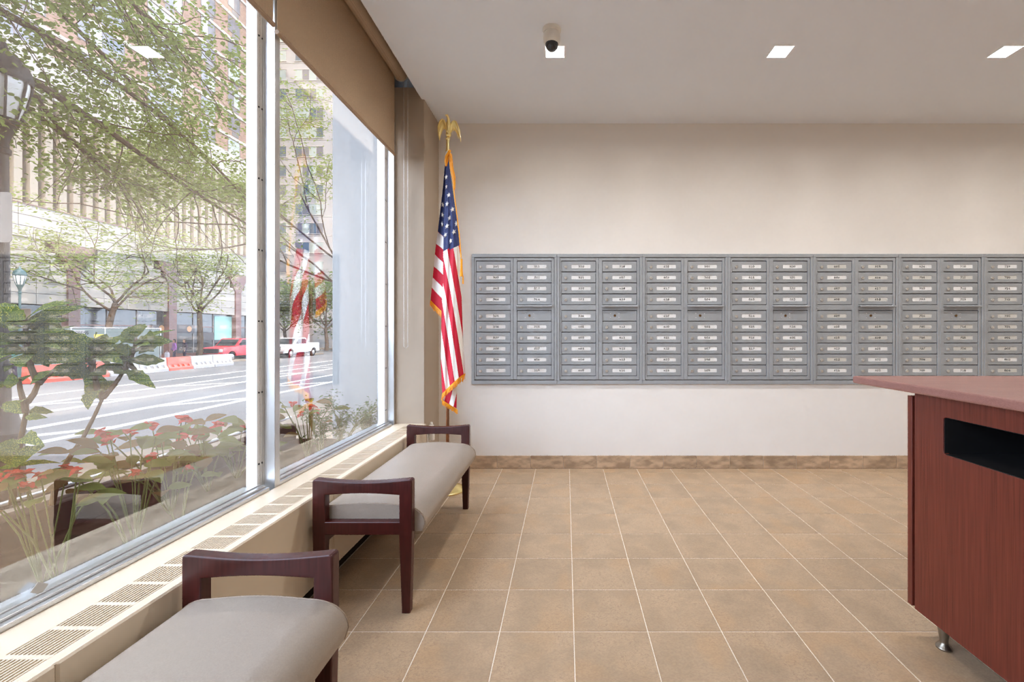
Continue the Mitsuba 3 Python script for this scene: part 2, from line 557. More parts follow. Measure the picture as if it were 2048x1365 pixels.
def window(n, y0, y1, far_jamb):
    w = note(numbered(f'window_{n}'), kind='structure')
    m = MB()
    m.box(-1.52, XF, y0 - .03, y1, .44, Z0, b=.002)
    m.box(-1.475, -1.412, y0, y1, Z0, Z0 + .009, b=.002)
    m.box(-1.475, -1.436, y0, y1, Z0 + .009, Z0 + .014, b=.001)
    m.box(-1.52, -1.44, y0, y1, Z1 - .06, Z1)
    obj('frame', m.mesh(), M_ALU, w, label='aluminium sill rail')
    pane = np.array([[XG, y0, Z0], [XG, y1, Z0], [XG, y1, Z1], [XG, y0, Z1]])
    obj('pane', (pane, np.array([[0, 1, 2], [0, 2, 3]])), M_GLASS, w, label='large clear plate glass pane')
    # far side: a flat cover strip with a screwed joint, then the post that stands into the room
    e = y1
    m = MB()
    m.box(-1.505, -1.452, e, e + .0195, Z0, Z1, b=.0015)
    m.box(-1.505, -1.452, e + .0225, e + .039, Z0, Z1, b=.0015)
    obj('cover_strip', m.mesh(), M_STRIP, w, label='flat pale cover strip')
    obj('joint', MB().box(-1.49, -1.4545, e + .019, e + .023, Z0, Z1).mesh(), M_RUST, w, label='dark rusty joint between the strips')
    m = MB()
    m.box(-1.53, XF, e + .039, e + .039 + far_jamb, .44, Z1, b=.002)
    m.box(-1.47, -1.444, e + .034, e + .039, Z0, Z1, b=.001)
    obj('post', m.mesh(), M_ALU, w, label='bright aluminium post')
    for k in range(7):
        for yy in (e + .010, e + .033):
            s = lathe([(0, -.001), (.0042, -.001), (.0042, .0015), (.0022, .0026), (0, .0026)], 10)
            v = np.asarray(s.vertices)
            s = trimesh.Trimesh(np.column_stack([-1.4515 + v[:, 2], yy + v[:, 0], .60 + .338 * k + .011 + v[:, 1]]), s.faces, process=False)
            obj('screw', s, M_SCREW, w)


window(1, -0.22, 2.141, .038)
window(2, 2.218, 3.65, .03)
window(3, -2.33, -0.297, .038)

# ------------------------------------------------------------------ heater cover under the windows
hc = thing('heater_cover', 'long cream metal heater cover with slotted grilles under the windows', 'heater cover')
m = MB()
cuts = [-2.33, -.09, 1.02, 2.235, PIL]
for a, b_ in zip(cuts[:-1], cuts[1:]):
    m.box(XC - .014, XC, a + .0006, b_ - .0006, .08, COVZ, b=.005)
obj('front_panel', trimesh.Trimesh(m.mesh().vertices - [.0, 0, 0], m.mesh().faces, process=False), M_COVER, hc)
GX0, GX1 = -1.288, -1.178
m = MB()
m.box(XF + .001, GX0, -2.33, PIL, COVZ - .006, COVZ, b=.001)
m.box(GX1, XC - .004, -2.33, PIL, COVZ - .006, COVZ, b=.003)
y = 1.149 - .103 * 33
starts = []
while y < PIL - .12:
    starts.append(y)
    y += .103
m.box(GX0 - .002, GX1 + .002, -2.33, starts[0], COVZ - .006, COVZ)
for s in starts:
    m.box(GX0 - .002, GX1 + .002, s + .089, s + .103, COVZ - .006, COVZ)
m.box(GX0 - .002, GX1 + .002, starts[-1] + .103, PIL, COVZ - .006, COVZ)
obj('top_panel', m.mesh(), M_COVER, hc)
gm = MB()
for k in range(11):
    x = GX0 + .0035 + k * .0101
    gm.box(x, x + .0042, 0, .089, COVZ - .010, COVZ - .0005)
gp = mikit.ply(gm.mesh(), M_COVER)
for s in starts:
    obj('grille', gp, None, hc, tw=T().translate([0, s, 0]))
obj('duct', MB().box(GX0 - .03, GX1 + .02, -2.33, PIL, .12, .33).mesh(), M_DUCT, hc, label='brown metal duct seen through the slots')
obj('toe_kick', MB().box(XC - .06, XC - .05, -2.33, PIL, 0, .085).mesh(), M_KICK, hc, label='dark recessed toe kick')

# tape on the near window's sill
s = extrude(Polygon([(-.022, 0), (0, -.017), (.022, 0), (0, .017)]), .001)
v = np.asarray(s.vertices)
tp = trimesh.Trimesh(np.column_stack([-1.448 + v[:, 2] + .25 * (.02 - v[:, 1]), 1.247 + v[:, 0], .531 + v[:, 1]]), s.faces, process=False)
obj('tape', tp, M_SLATE, label='small grey diamond of tape stuck on the sill of the near window', cat='tape')

# ------------------------------------------------------------------ roller blinds
def blind(y0, y1, zb, label, chain):
    t = thing('roller_blind', label, 'roller blind', 'tan roller blinds over the windows')
    ax, az, r = -1.325, EYE + 2.081, .05
    tb = tube([(ax, y0, az), (ax, y1, az)], r, 32)
    obj('roller', tb, M_SHADE, t, smooth=40)
    obj('fabric', MB().box(ax - r - .0008, ax - r, y0 + .004, y1 - .004, zb, az).mesh(), M_SHADE, t)
    b_ = tube([(ax - r, y0, zb), (ax - r, y1, zb)], .011, 14)
    obj('bottom_bar', b_, M_SHADEBAR, t, smooth=40)
    for e in (y0 - .006, y1 + .002):
        pr = [(0, -.002), (.056, -.002), (.056, .004), (0, .004)]
        l = lathe(pr, 28)
        v = np.asarray(l.vertices)
        obj('bracket', trimesh.Trimesh(np.column_stack([ax + v[:, 0], e + v[:, 2], az + v[:, 1]]), l.faces, process=False), M_PLASTIC, t, smooth=30, label='pale plastic end bracket')
    if chain:
        z = np.linspace(az, 1.125, 40)
        loop = [(ax + .052, y1 + .012, a) for a in z] + [(ax + .036, y1 + .012, 1.108)] + [(ax + .02, y1 + .012, a) for a in z[::-1]]
        obj('pull_chain', tube(loop, .0022, 6), M_CHAIN, t, label='thin pale pull chain loop')


blind(2.165, 3.655, EYE + 1.436, 'tan roller blind half lowered over the window beside the flag', True)
blind(-0.25, 2.14, EYE + 1.452, 'tan roller blind half lowered over the near window, seen only at its corner', False)
blind(-2.32, -0.30, EYE + 1.452, 'tan roller blind over the window behind the camera', False)

# ------------------------------------------------------------------ mailboxes
NUMS = [
    (['301', '302', '303', '304', '305', '306', '307', '308', '309', '310'], ['311', '312', '313', '314', '', '315', '316', '317', '406', '319']),
    (['320', '321', '322', '323', '324', '401', '402', '403', '404', '405'], ['318', '407', '408', '409', '', '410', '411', '412', '413', '414']),
    (['415', '416', '417', '418', '419', '420', '421', '422', '423', '424'], ['501', '502', '503', '504', '', '505', '506', '507', '508', '509']),
    (['510', '511', '512', '513', '514', '515', '516', '517', '518', '519'], ['520', '521', '522', '523', '', '524', '601', '602', '603', '604']),
    (['605', '606', '607', '608', '609', '610', '611', '612', '613', '614'], ['615', '616', '617', '618', '', '619', '620', '621', '622', '623']),
    (['624', '701', '702', '703', '704', '705', '706', '707', '708', '709'], ['710', '711', '712', '713', '', '714', '715', '716', '717', '718']),
    (['719', '720', '721', '722', '723', '724', '801', '802', '803', '804'], None),
]
MP = 4.132                        # plane of the mailbox frames
PX = MP / FOCAL


def mx(px):
    return (px - 1131.6) * PX


def mz(py):
    return EYE + (667 - py) * PX


ROWS = [522.9, 544.9, 566.9, 588.9, 621.9, 643.7, 665.6, 687.5, 709.4, 731.3]   # top edge of each door
DH = 20.4 * PX
DW = 68.2 * PX
door = bevel_extrude(sbox(0, -DH, DW, 0).difference(rounded_rect(.287 * DW, .855 * DW, -.68 * DH, -.335 * DH, .006, 4)), .004, .0012, 1)
door_ply = mikit.ply(xz_to_world(door, 0), M_MAIL, smooth=30)
plain = bevel_extrude(sbox(0, -DH, DW, 0), .004, .0012, 1)
plain_ply = mikit.ply(xz_to_world(plain, 0), M_MAIL, smooth=30)
lp = lathe([(0, 0), (.0135, 0), (.0135, .006), (.0115, .010), (0, .010)], 18)
v = np.asarray(lp.vertices)
lk = MB().add(np.column_stack([v[:, 0], -v[:, 2], v[:, 1]]), np.asarray(lp.faces)[:, ::-1])
lk.box(-.0015, .0015, -.0115, -.0095, -.006, .006)
lock_ply = mikit.ply(lk.mesh(), M_LOCK, smooth=30)
plate_ply = mikit.ply(MB().box(.28 * DW, .862 * DW, .0028, .0045, -.69 * DH, -.325 * DH).mesh(), M_PLATE)
riv = lathe([(0, .004), (.003, .0032), (.0045, .0005), (.0045, 0)], 10)
v = np.asarray(riv.vertices)
rivet_ply = mikit.ply(trimesh.Trimesh(np.column_stack([v[:, 0], -v[:, 2], v[:, 1]]), np.asarray(riv.faces)[:, ::-1], process=False), M_PLATE, smooth=40)
ORD = ['nearest the flag', 'second from the flag', 'third from the flag', 'fourth from the flag', 'left of the counter corner', 'behind the counter', 'cut by the picture edge']
for u, (c1, c2) in enumerate(NUMS):
    off = 170.8 * u
    rise = -.45 * u                # the row creeps up a little towards the right
    X0, X1 = mx(943.2 + off), mx(943.2 + off + 170.8)
    ZT, ZB = mz(508.3), mz(769.2)
    first, last = c1[0], (c2 or c1)[-1]
    t = thing('mailbox_panel', f'grey metal apartment mailbox panel with doors {first} to {last}, {ORD[u]}', 'mailboxes', 'grey metal mailbox panels on the back wall')
    m = MB()
    F = MP - .006                   # outer flange stands proudest
    m.box(X0 + .0008, X1 - .0008, F, BACK, mz(515.2), ZT, b=.0025)
    m.box(X0 + .0008, X1 - .0008, F, BACK, ZB, mz(761.5), b=.0025)
    m.box(X0 + .0008, X0 + .0008 + 5.2 * PX, F, BACK, mz(761.5), mz(515.2), b=.002)
    m.box(X1 - .0008 - 5.2 * PX, X1 - .0008, F, BACK, mz(761.5), mz(515.2), b=.002)
    obj('outer_frame', m.mesh(), M_MAIL, t, smooth=False)
    m = MB()
    ix0, ix1 = X0 + 6.0 * PX, X1 - 6.0 * PX
    d0, d1 = mx(952.4 + off), mx(952.4 + off) + DW
    e0, e1 = mx(1034.4 + off), mx(1034.4 + off) + DW
    zi0, zi1 = mz(759.6), mz(516.3)
    for a, b_ in ((ix0, d0 - .0025), (d1 + .0025, (d1 + e0) / 2 - .006), ((d1 + e0) / 2 - .004, e0 - .0025), (e1 + .0025, ix1)):
        m.box(a, b_, MP, MP + .03, zi0, zi1, b=.0015)
    for a, b_ in ((d0, d1), (e0, e1)):
        m.box(a - .002, b_ + .002, MP + .0005, MP + .03, mz(521.6), zi1, b=.001)
        m.box(a - .002, b_ + .002, MP + .0005, MP + .03, zi0, mz(752.9), b=.001)
        m.box(a - .002, b_ + .002, MP + .0005, MP + .03, mz(620.6), mz(610.4), b=.001)
    obj('inner_frame', m.mesh(), M_MAIL, t)
    obj('cabinet', MB().box(ix0 + .01, ix1 - .01, MP + .05, MP + .053, zi0 + .01, zi1 - .01).mesh(), M_MAIL, t)
    for col, nums in ((0, c1), (1, c2)):
        x = (d0, e0)[col]
        if nums is None:
            nums = [None] * 4 + [''] + [None] * 5
        for r, num in enumerate(nums):
            z = mz(ROWS[r] - rise * 0)
            if num == '':
                dk = obj('service_door', plain_ply, None, t, tw=T().translate([x, MP + .0055, z]), label='plain door with four rivets and a bronze lock')
                for a, b_ in ((16, 5.6), (33, 5.6), (16, 13.6), (33, 13.6)):
                    obj('rivet', rivet_ply, None, dk, tw=T().translate([x + a * PX, MP + .0056, z - b_ * PX]))
                obj('lock', lock_ply, M_BRONZE, dk, tw=T().translate([x + 24.5 * PX, MP + .0056, z - 9.7 * PX]) @ T().scale([.8, .6, .8]))
                continue
            dk = obj('door', door_ply, None, t, tw=T().translate([x, MP + .0055, z]))
            obj('lock', lock_ply, None, dk, tw=T().translate([x + .118 * DW, MP + .0056, z - .56 * DH]) @ T().rotate([0, 1, 0], float(rng.uniform(-25, 25))))
            obj('number_plate', plate_ply, (M_PLATE2 if u >= 4 and rng.random() < .6 else None), dk, tw=T().translate([x, MP + .0055, z]), label='pale number plate')
            if num:
                obj('number', digits(num, .0168), M_INK, dk, tw=T().translate([x + .575 * DW, MP + .0082, z - .505 * DH]), label=f'black printed number {num}')
    if c2 is not None or True:
        hood = Polygon([(0, 0), (-.032, -.004), (-.034, -.012), (-.031, -.018), (-.027, -.012), (0, -.010)])   # (y, z)
        h = yz_to_world(extrude(hood, DW + .012), 0)
        v = np.asarray(h.vertices)
        obj('mail_slot_hood', trimesh.Trimesh(v + [e0 - .006, MP, mz(611.0)], h.faces, process=True), M_MAIL, t, label='hooded outgoing mail slot')

# ------------------------------------------------------------------ benches
AX0, AX1 = -1.112, -.674
ARM_TOP = .588


def arm_solid():
    p, q = AX0, AX1
    out = [(p + .006, 0), (p + .044, 0), (p + .056, .30), (p + .056, .344)]
    # outer outline (x, z): legs taper to the floor, the top dips in the middle
    top = [(p + .012 + (q - p - .024) * s, ARM_TOP - .013 * math.sin(math.pi * s)) for s in np.linspace(0, 1, 17)]
    right = [(q - .012 + .012 * math.sin(a), ARM_TOP - .012 + .012 * math.cos(a)) for a in np.linspace(.3, math.pi / 2, 4)]
    left = [(p + .012 - .012 * math.sin(a), ARM_TOP - .012 + .012 * math.cos(a)) for a in np.linspace(.3, math.pi / 2, 4)]
    outer = [(p + .010, 0)] + [(p, .36)] + left[::-1] + top + right + [(q, .36), (q - .010, 0), (q - .045, 0), (q - .058, .344), (p + .058, .344), (p + .045, 0)]
    hx0, hx1 = p + .057, q - .057
    arch = [(hx0 + (hx1 - hx0) * s, .519 + .008 * math.sin(math.pi * s)) for s in np.linspace(1, 0, 13)]
    hole = [(hx0, .402), (hx1, .402)] + arch
    return Polygon(outer, [hole])


def make_bench(y0, y1, label, pre):
    t = thing('bench', label, 'bench', 'benches with dark wooden arms along the windows')
    th = .042
    solid = bevel_extrude(arm_solid(), th, .006, 3)
    for ya in (y0, y1 - th):
        M = man(xz_to_world(solid, ya))
        zs, zr = .52, .373
        top = M.trim_by_plane([0, 0, 1], .53)
        low = M.trim_by_plane([0, 0, -1], -.53)
        mid = (AX0 + AX1) / 2
        lg = low.trim_by_plane([-1, 0, 0], -(AX0 + .0585))
        rg = low.trim_by_plane([1, 0, 0], AX1 - .0585)
        rail = low.trim_by_plane([1, 0, 0], AX0 + .0585).trim_by_plane([-1, 0, 0], -(AX1 - .0585))
        obj('armrest', unman(top), M_WOOD, t, smooth=22)
        obj('leg', unman(lg), M_WOOD, t, smooth=22)
        obj('leg', unman(rg), M_WOOD, t, smooth=22)
        obj('rail', unman(rail), M_WOOD, t, smooth=22)
    # cushion: a soft-nosed section swept between the arms
    L, R, zb, zt = -1.128, -.628, .345, .467
    prof = [(L + .012, zb)]
    for a in np.linspace(0, math.pi / 2, 9):
        prof.append((L + .10 - .10 * math.cos(a) ** .9, zb + .035 + (zt - .006 - zb - .035) * math.sin(a)))
    for s in np.linspace(.06, .94, 13):
        prof.append((L + .10 + (R - .115 - L - .10) * s, zt - .006 + .009 * math.sin(math.pi * s)))
    for a in np.linspace(math.pi / 2, 0, 10):
        prof.append((R - .115 + .115 * math.cos(a) ** .9, zb + .035 + (zt - .006 - zb - .035) * math.sin(a)))
    prof.append((R - .012, zb))
    prof = np.array(prof[::-1])
    c = Polygon(prof).centroid
    ya, yb = y0 + th - .004, y1 - th + .004
    mb = MB()
    rows = [(ya, .982), (ya + .003, .994), (ya + .008, 1.0)] + [(ya + .008 + (yb - ya - .016) * s, 1.0) for s in np.linspace(.05, .95, 12)] + [(yb - .008, 1.0), (yb - .003, .994), (yb, .982)]
    n = len(prof)
    V = []
    for yy, s in rows:
        q = (prof - [c.x, c.y]) * s + [c.x, c.y]
        V.append(np.column_stack([q[:, 0], np.full(n, yy), q[:, 1]]))
    V = np.vstack(V)
    k, j = np.meshgrid(np.arange(len(rows) - 1), np.arange(n), indexing='ij')
    F = np.stack([k * n + j, (k + 1) * n + j, (k + 1) * n + (j + 1) % n, k * n + (j + 1) % n], -1).reshape(-1, 4)
    mb.add(V, F)
    v2, f2 = trimesh.creation.triangulate_polygon(Polygon(V[:n][:, [0, 2]]), engine='earcut')
    mb.add(np.column_stack([v2[:, 0], np.full(len(v2), ya), v2[:, 1]]), f2[:, ::-1])
    mb.add(np.column_stack([v2[:, 0], np.full(len(v2), yb), v2[:, 1]]), f2)
    ms = mb.mesh()
    ms.merge_vertices(digits_vertex=6)
    ms.fix_normals()
    st = obj('seat', ms, M_VINYL, t, smooth=40, label='long padded seat in taupe vinyl')
    for yy in (ya + .004, yb - .004):
        q = (prof - [c.x, c.y]) * 1.0 + [c.x, c.y]
        obj('piping', tube(np.column_stack([q[:, 0], np.full(n, yy), q[:, 1]]), .0022, 6), M_PIPING, st, smooth=40)
    obj('frame_rail', MB().box(AX0 + .03, AX0 + .05, ya, yb, .30, .346, b=.003).box(AX1 - .05, AX1 - .03, ya, yb, .30, .346, b=.003).mesh(), M_WOOD, t)
    return t


make_bench(1.993, 3.215, 'taupe cushioned bench with dark wooden arms nearer the mailbox wall', 'far')
make_bench(.133, 1.357, 'taupe cushioned bench with dark wooden arms, cut by the bottom picture edge', 'near')

# ------------------------------------------------------------------ counter
ct = thing('counter', 'cherry laminate counter with a brown top and a black slot, at the right', 'counter')
SX, SB, SZ0, SZ1 = 1.366, 2.164, .993, 1.028
top = bevel_extrude(sbox(SX, .70, 3.3, SB), SZ1 - SZ0, .008, 3)
top.apply_translation([0, 0, SZ0])
obj('worktop', top, M_TOP, ct, smooth=False, label='brown laminate worktop')
CX, CB, CZ = 1.42, 1.853, .108
# side panel with its slot, cut clean through
side = sbox(.75, CZ, CB, SZ0).difference(rounded_rect(1.19, 1.712, .775, .915, .012, 5))
sp = bevel_extrude(side, .02, .0012, 1)
obj('side_panel', yz_to_world(sp, CX), M_LAM, ct, label='cherry laminate side panel')
lin_ = MB()
for a in ((CX + .004, CX + .60, 1.186, 1.190, .771, .919), (CX + .004, CX + .60, 1.709, 1.716, .771, .919), (CX + .004, CX + .60, 1.186, 1.716, .771, .777), (CX + .004, CX + .60, 1.186, 1.716, .913, .919)):
    lin_.box(*a)
obj('slot_liner', lin_.mesh(), M_BLACK, ct, label='deep black lined slot')
body = MB().box(CX + .02, 3.25, CB - .02, CB, CZ, SZ0).box(CX + .02, 3.25, .75, .77, CZ, SZ0).box(3.23, 3.25, .75, CB, CZ, SZ0).box(CX + .02, 3.25, .75, CB, CZ, CZ + .02)
obj('carcass', body.mesh(), M_LAM, ct)
obj('door', MB().box(CX - .001, 2.32, CB + .0125, CB + .037, CZ + .004, .972, b=.0015).mesh(), M_LAM, ct, label='cherry laminate door on the far side')
obj('door', MB().box(2.325, 3.25, CB + .0125, CB + .037, CZ + .004, .972, b=.0015).mesh(), M_LAM, ct, label='cherry laminate door on the far side')
for lx, ly in ((1.475, 1.775), (1.475, .85), (3.18, 1.775), (3.18, .85)):
    obj('leg', lathe([(0, 0), (.026, 0), (.027, .006), (.024, .011), (.0145, .021), (.0135, .03), (.017, .055), (.022, .085), (.024, .108), (0, .108)], 26, (lx, ly, 0)), M_STEEL, ct, smooth=40, label='turned steel leg')

# ------------------------------------------------------------------ security camera
sc = thing('security_camera', 'white dome security camera on the ceiling above the first light', 'security camera')
cx_, cy_ = -.088, 2.86
obj('base', lathe([(0, CEIL), (.058, CEIL), (.058, CEIL - .012), (.054, CEIL - .02), (.051, CEIL - .028), (0, CEIL - .028)], 36, (cx_, cy_, 0)), M_CAMW, sc, smooth=35)
obj('housing', lathe([(.049, CEIL - .028), (.052, CEIL - .034), (.054, CEIL - .055), (.053, CEIL - .075), (.047, CEIL - .09), (.040, CEIL - .095), (0, CEIL - .095)], 36, (cx_, cy_, 0)), M_CAMW, sc, smooth=45)
obj('lens_dome', lathe([(.041, CEIL - .088), (.0405, CEIL - .100), (.036, CEIL - .116), (.026, CEIL - .129), (.012, CEIL - .136), (0, CEIL - .1375)], 30, (cx_, cy_, 0)), M_DOME, sc, smooth=60, label='dark dome window')

# ------------------------------------------------------------------ plug-in air freshener on the pilaster
af = thing('air_freshener', 'small white plug-in air freshener on the pilaster behind the far bench arm', 'air freshener')
obj('body', MB().box(-1.156, -1.118, 3.80, 3.872, .40, .462, b=.012).mesh(), M_PLASTIC, af)
obj('bottle', lathe([(0, .33), (.022, .33), (.024, .345), (.024, .385), (.014, .40), (0, .40)], 18, (-1.13, 3.836, 0)), M_PLASTIC, af, smooth=40)
obj('cap', lathe([(0, .482), (.010, .481), (.013, .474), (.013, .46), (0, .46)], 16, (-1.132, 3.83, 0)), M_PLASTIC, af, smooth=40)
obj('outlet', MB().box(-1.157, -1.153, 3.795, 3.877, .31, .43, b=.002).mesh(), M_PLASTIC, numbered('wall_pilaster') if 'wall_pilaster' not in scene else 'wall_pilaster')

# ------------------------------------------------------------------ flag on its staff
FD = 3.5                          # depth of the hanging cloth
fs = thing('flag', 'American flag with gold fringe hanging furled on a staff in the corner', 'flag')
PX_, PY_ = -.925, 3.56            # staff
obj('staff', tube([(PX_, PY_, .03), (PX_, PY_, 2.66)], .0125, 16), M_POLE, fs, smooth=40, label='brown wooden staff')
obj('staff_base', lathe([(0, 0), (.135, 0), (.137, .008), (.128, .018), (.08, .034), (.03, .05), (.024, .10), (.018, .11), (0, .11)], 40, (PX_, PY_, 0)), M_BRASS, fs, smooth=40, label='round gold floor base')
obj('ferrule', lathe([(0, 2.60), (.0145, 2.60), (.0155, 2.66), (.014, 2.67), (.012, 2.675), (.012, 2.745), (.018, 2.75), (.019, 2.757), (.012, 2.763), (0, 2.763)], 20, (PX_ + .002, PY_, 0)), M_BRASS, fs, smooth=40, label='brass ferrule')
obj('white_tip', lathe([(0, 2.615), (.0165, 2.615), (.017, 2.632), (.0165, 2.648), (0, 2.648)], 16, (PX_ + .0015, PY_ - .001, 0)), M_PLASTIC, fs, smooth=40, label='white plastic collar')


def pt(px, py, dd=0.0):
    return at(px, py, FD + dd)


def interp(tab, y):
    tab = np.array(tab, float)
    return np.interp(y, tab[:, 0], tab[:, 1])


FOLD = [(322, 891.5), (393, 890.5), (466, 887.4), (502, 886.6), (568, 886), (602, 883.7), (641, 882.5), (726, 881.5), (770, 883.5), (795, 885)]
RIGHTE = [(322, 897.6), (390, 906.5), (442, 914.5), (493, 920), (549, 919.8), (597, 923.3), (679, 926), (710, 928), (746, 930.6), (760, 931)]
LEFTE = [(322, 890.3), (374, 886), (463, 875.7), (489, 872), (512, 869.2), (534, 867.6), (602, 861), (640, 858)]


def bottom_main(t):
    return 789 - 41 * (1 - (1 - t) ** 1.15) * 1.0


# main fall of cloth
NT, NR = 41, 120
V, UV = [], []
for r in range(NR + 1):
    s = r / NR
    for k in range(NT):
        t = k / (NT - 1)
        yb = bottom_main(t)
        py = 322 + (yb - 322) * s
        x0, x1 = interp(FOLD, py), interp(RIGHTE, py)
        px = x0 + (x1 - x0) * t
        grow = min(1, s * 1.6)
        dd = -.05 * math.sin(math.pi * min(1, t * 1.02)) * grow - .016 * grow * math.sin(t * 9.5 + 2.2 * s) - .007 * math.sin(t * 21 + 5 * s) * grow
        dd += .05 * (1 - grow)
        V.append(pt(px, py, dd))
        cant = 502 - 9.5 * t
        u = (px - 901 - .178 * (py - 500) + .00008 * max(0, py - 560) ** 2) / (24 - 3.6 * min(max((py - 500) / 90, 0), 1)) + .5
        UV.append((u, 1.0 if py < cant - .2 else 0.0))
V = np.array(V)
UV = np.array(UV)
k, j = np.meshgrid(np.arange(NR), np.arange(NT - 1), indexing='ij')
F = np.stack([k * NT + j, k * NT + j + 1, (k + 1) * NT + j + 1, (k + 1) * NT + j], -1).reshape(-1, 4)
obj('main_fall', (V, F), M_FLAG, fs, smooth=True, uv=UV, label='front fall of cloth with starred blue canton and red and white stripes')
MAINV = V.reshape(NR + 1, NT, 3)

# turned-back fold at the left
NT2, NR2 = 16, 110
V, UV = [], []
bl = [(463, 0), (489, 1), (508, 2), (534, 3), (555, 4), (576, 5), (601, 6)]
br = [(474, 0), (502, 1), (525.5, 2), (552, 3), (576, 4), (599, 5), (624, 6)]
for r in range(NR2 + 1):
    s = r / NR2
    for k in range(NT2):
        t = k / (NT2 - 1)
        yb = 601.5 + 23 * t
        py = 322 + (yb - 322) * s
        x0, x1 = interp(LEFTE, py), interp(FOLD, py) + 1.2
        px = x0 + (x1 - x0) * t
        dd = .04 + .025 * math.sin(math.pi * t * .9 + .4) * min(1, s * 2) + .02 * t
        V.append(pt(px, py, dd))
        a = np.interp(py, [q[0] for q in bl], [q[1] for q in bl]) if py > 463 else (py - 463) / 25
        b_ = np.interp(py, [q[0] for q in br], [q[1] for q in br]) if py > 474 else (py - 474) / 25
        w = a * (1 - t) + b_ * t
        UV.append((w * .5 - .25, 1.0 if w < 0 else 0.0))
V = np.array(V)
k, j = np.meshgrid(np.arange(NR2), np.arange(NT2 - 1), indexing='ij')
F = np.stack([k * NT2 + j, k * NT2 + j + 1, (k + 1) * NT2 + j + 1, (k + 1) * NT2 + j], -1).reshape(-1, 4)
obj('turned_fold', (V, F), M_FLAG, fs, smooth=True, uv=np.array(UV), label='turned-back fold of cloth with slanting stripes')
FOLDV = V.reshape(NR2 + 1, NT2, 3)

# tail of the cloth below, behind the fringe
V, UV = [], []
for r in range(21):
    s = r / 20
    for k in range(12):
        t = k / 11
        px = 886 + 28.5 * t - 1.5 * s
        py = 745 + (803 + 14 * t - 745) * s
        V.append(pt(px, py, .03 + .015 * math.sin(t * 6)))
        UV.append(((px - 902 - .25 * (815 - py)) / 21 + .02, 0))
V = np.array(V)
k, j = np.meshgrid(np.arange(20), np.arange(11), indexing='ij')
F = np.stack([k * 12 + j, k * 12 + j + 1, (k + 1) * 12 + j + 1, (k + 1) * 12 + j], -1).reshape(-1, 4)
obj('tail', (V, F), M_FLAG, fs, smooth=True, uv=np.array(UV), label='tail of the cloth below the fringe')
TAILV = V.reshape(21, 12, 3)


def fringe(edge, drop, label, sway=0.0, n=90):
    """Threads hanging from an edge (n x 3 points): a gathered band plus its separate threads."""
    e = np.asarray(edge, float)
    L = np.concatenate([[0], np.cumsum(np.linalg.norm(np.diff(e, axis=0), axis=1))])
    mb = MB()
    s = np.linspace(0, L[-1], n)
    p = np.column_stack([np.interp(s, L, e[:, a]) for a in range(3)])
    for i in range(n - 1):
        a, b_ = p[i], p[i + 1]
        q = (a + b_) / 2
        dz = drop * (1 + .10 * rng.standard_normal())
        w = (b_ - a) * .60
        o = np.array([sway * drop + .002 * rng.standard_normal(), -.004 + .003 * rng.standard_normal(), -dz])
        th = np.array([0, .0025, 0])
        vv = np.array([q - w - th, q + w - th, q + w * .8 - th + o, q - w * .8 - th + o, q - w + th, q + w + th, q + w * .8 + th + o, q - w * .8 + th + o])
        mb.add(vv, np.array([[0, 3, 2, 1], [4, 5, 6, 7], [0, 1, 5, 4], [2, 3, 7, 6], [0, 4, 7, 3], [1, 2, 6, 5]]))
    obj('fringe', mb.mesh(), M_FRINGE, fs, label=label)


fringe(MAINV[-1] + [0, -.004, .004], .050, 'gold fringe along the front fall', -.08)
fringe(FOLDV[-1] + [0, -.004, .004], .050, 'gold fringe along the turned fold', 0.02, 50)
fringe(np.array([pt(884, 800, .02), pt(893, 806, .02), pt(903, 812, .03), pt(911, 817, .04), pt(915, 820, .04)]), .036, 'gold fringe along the tail', .1, 50)
# gathered gold heading and cord
mb = MB()
for paths, n_s, spread in (([(892, 332, -.006), (892.5, 322, -.012), (894, 313, -.014), (897, 307, -.012), (900, 301, -.010)], 16, .011),
                           ([(898, 304, -.012), (901, 310, -.016), (902.5, 325, -.018), (904, 340, -.02), (907, 356, -.02), (908, 366, -.02), (908.5, 378, -.014)], 22, .010)):
    base = np.array([pt(*q) for q in paths])
    for _ in range(n_s):
        a = rng.uniform(0, 2 * np.pi)
        q = np.linspace(0, 1, len(base))
        w = np.sin(np.pi * np.clip(q * .9 + .08, 0, 1))[:, None] * spread
        off = np.column_stack([np.cos(a + 3 * q), np.sin(a + 3 * q), 0 * q]) * w + rng.normal(0, .0022, (len(base), 3))
        mb.add(*tube(base + off, rng.uniform(.0030, .0046), 6))
obj('gold_heading', mb.mesh(), M_FRINGE, fs, smooth=50, label='gathered gold fringe at the top')
obj('cord', tube([pt(906.5, 372, -.02), pt(911, 408, -.022), pt(915, 440, -.022), pt(918.5, 470, -.02), pt(921, 500, -.02), pt(922, 516, -.02)], .0042, 8), M_FRINGE, fs, smooth=50, label='thin gold cord')
ts = pt(922.8, 517, -.024)
obj('tassel', lathe([(0, 0), (.007, -.002), (.0085, -.02), (.0085, -.06), (.0105, -.064), (.0085, -.07), (.011, -.10), (.0125, -.138), (0, -.136)], 14, ts), M_FRINGE, fs, smooth=40, label='gold tassel')
obj('tassel', lathe([(0, 0), (.004, -.002), (.0055, -.03), (.006, -.066), (0, -.065)], 10, pt(926, 551, -.005)), M_FRINGE, fs, smooth=40, label='small gold tassel end')


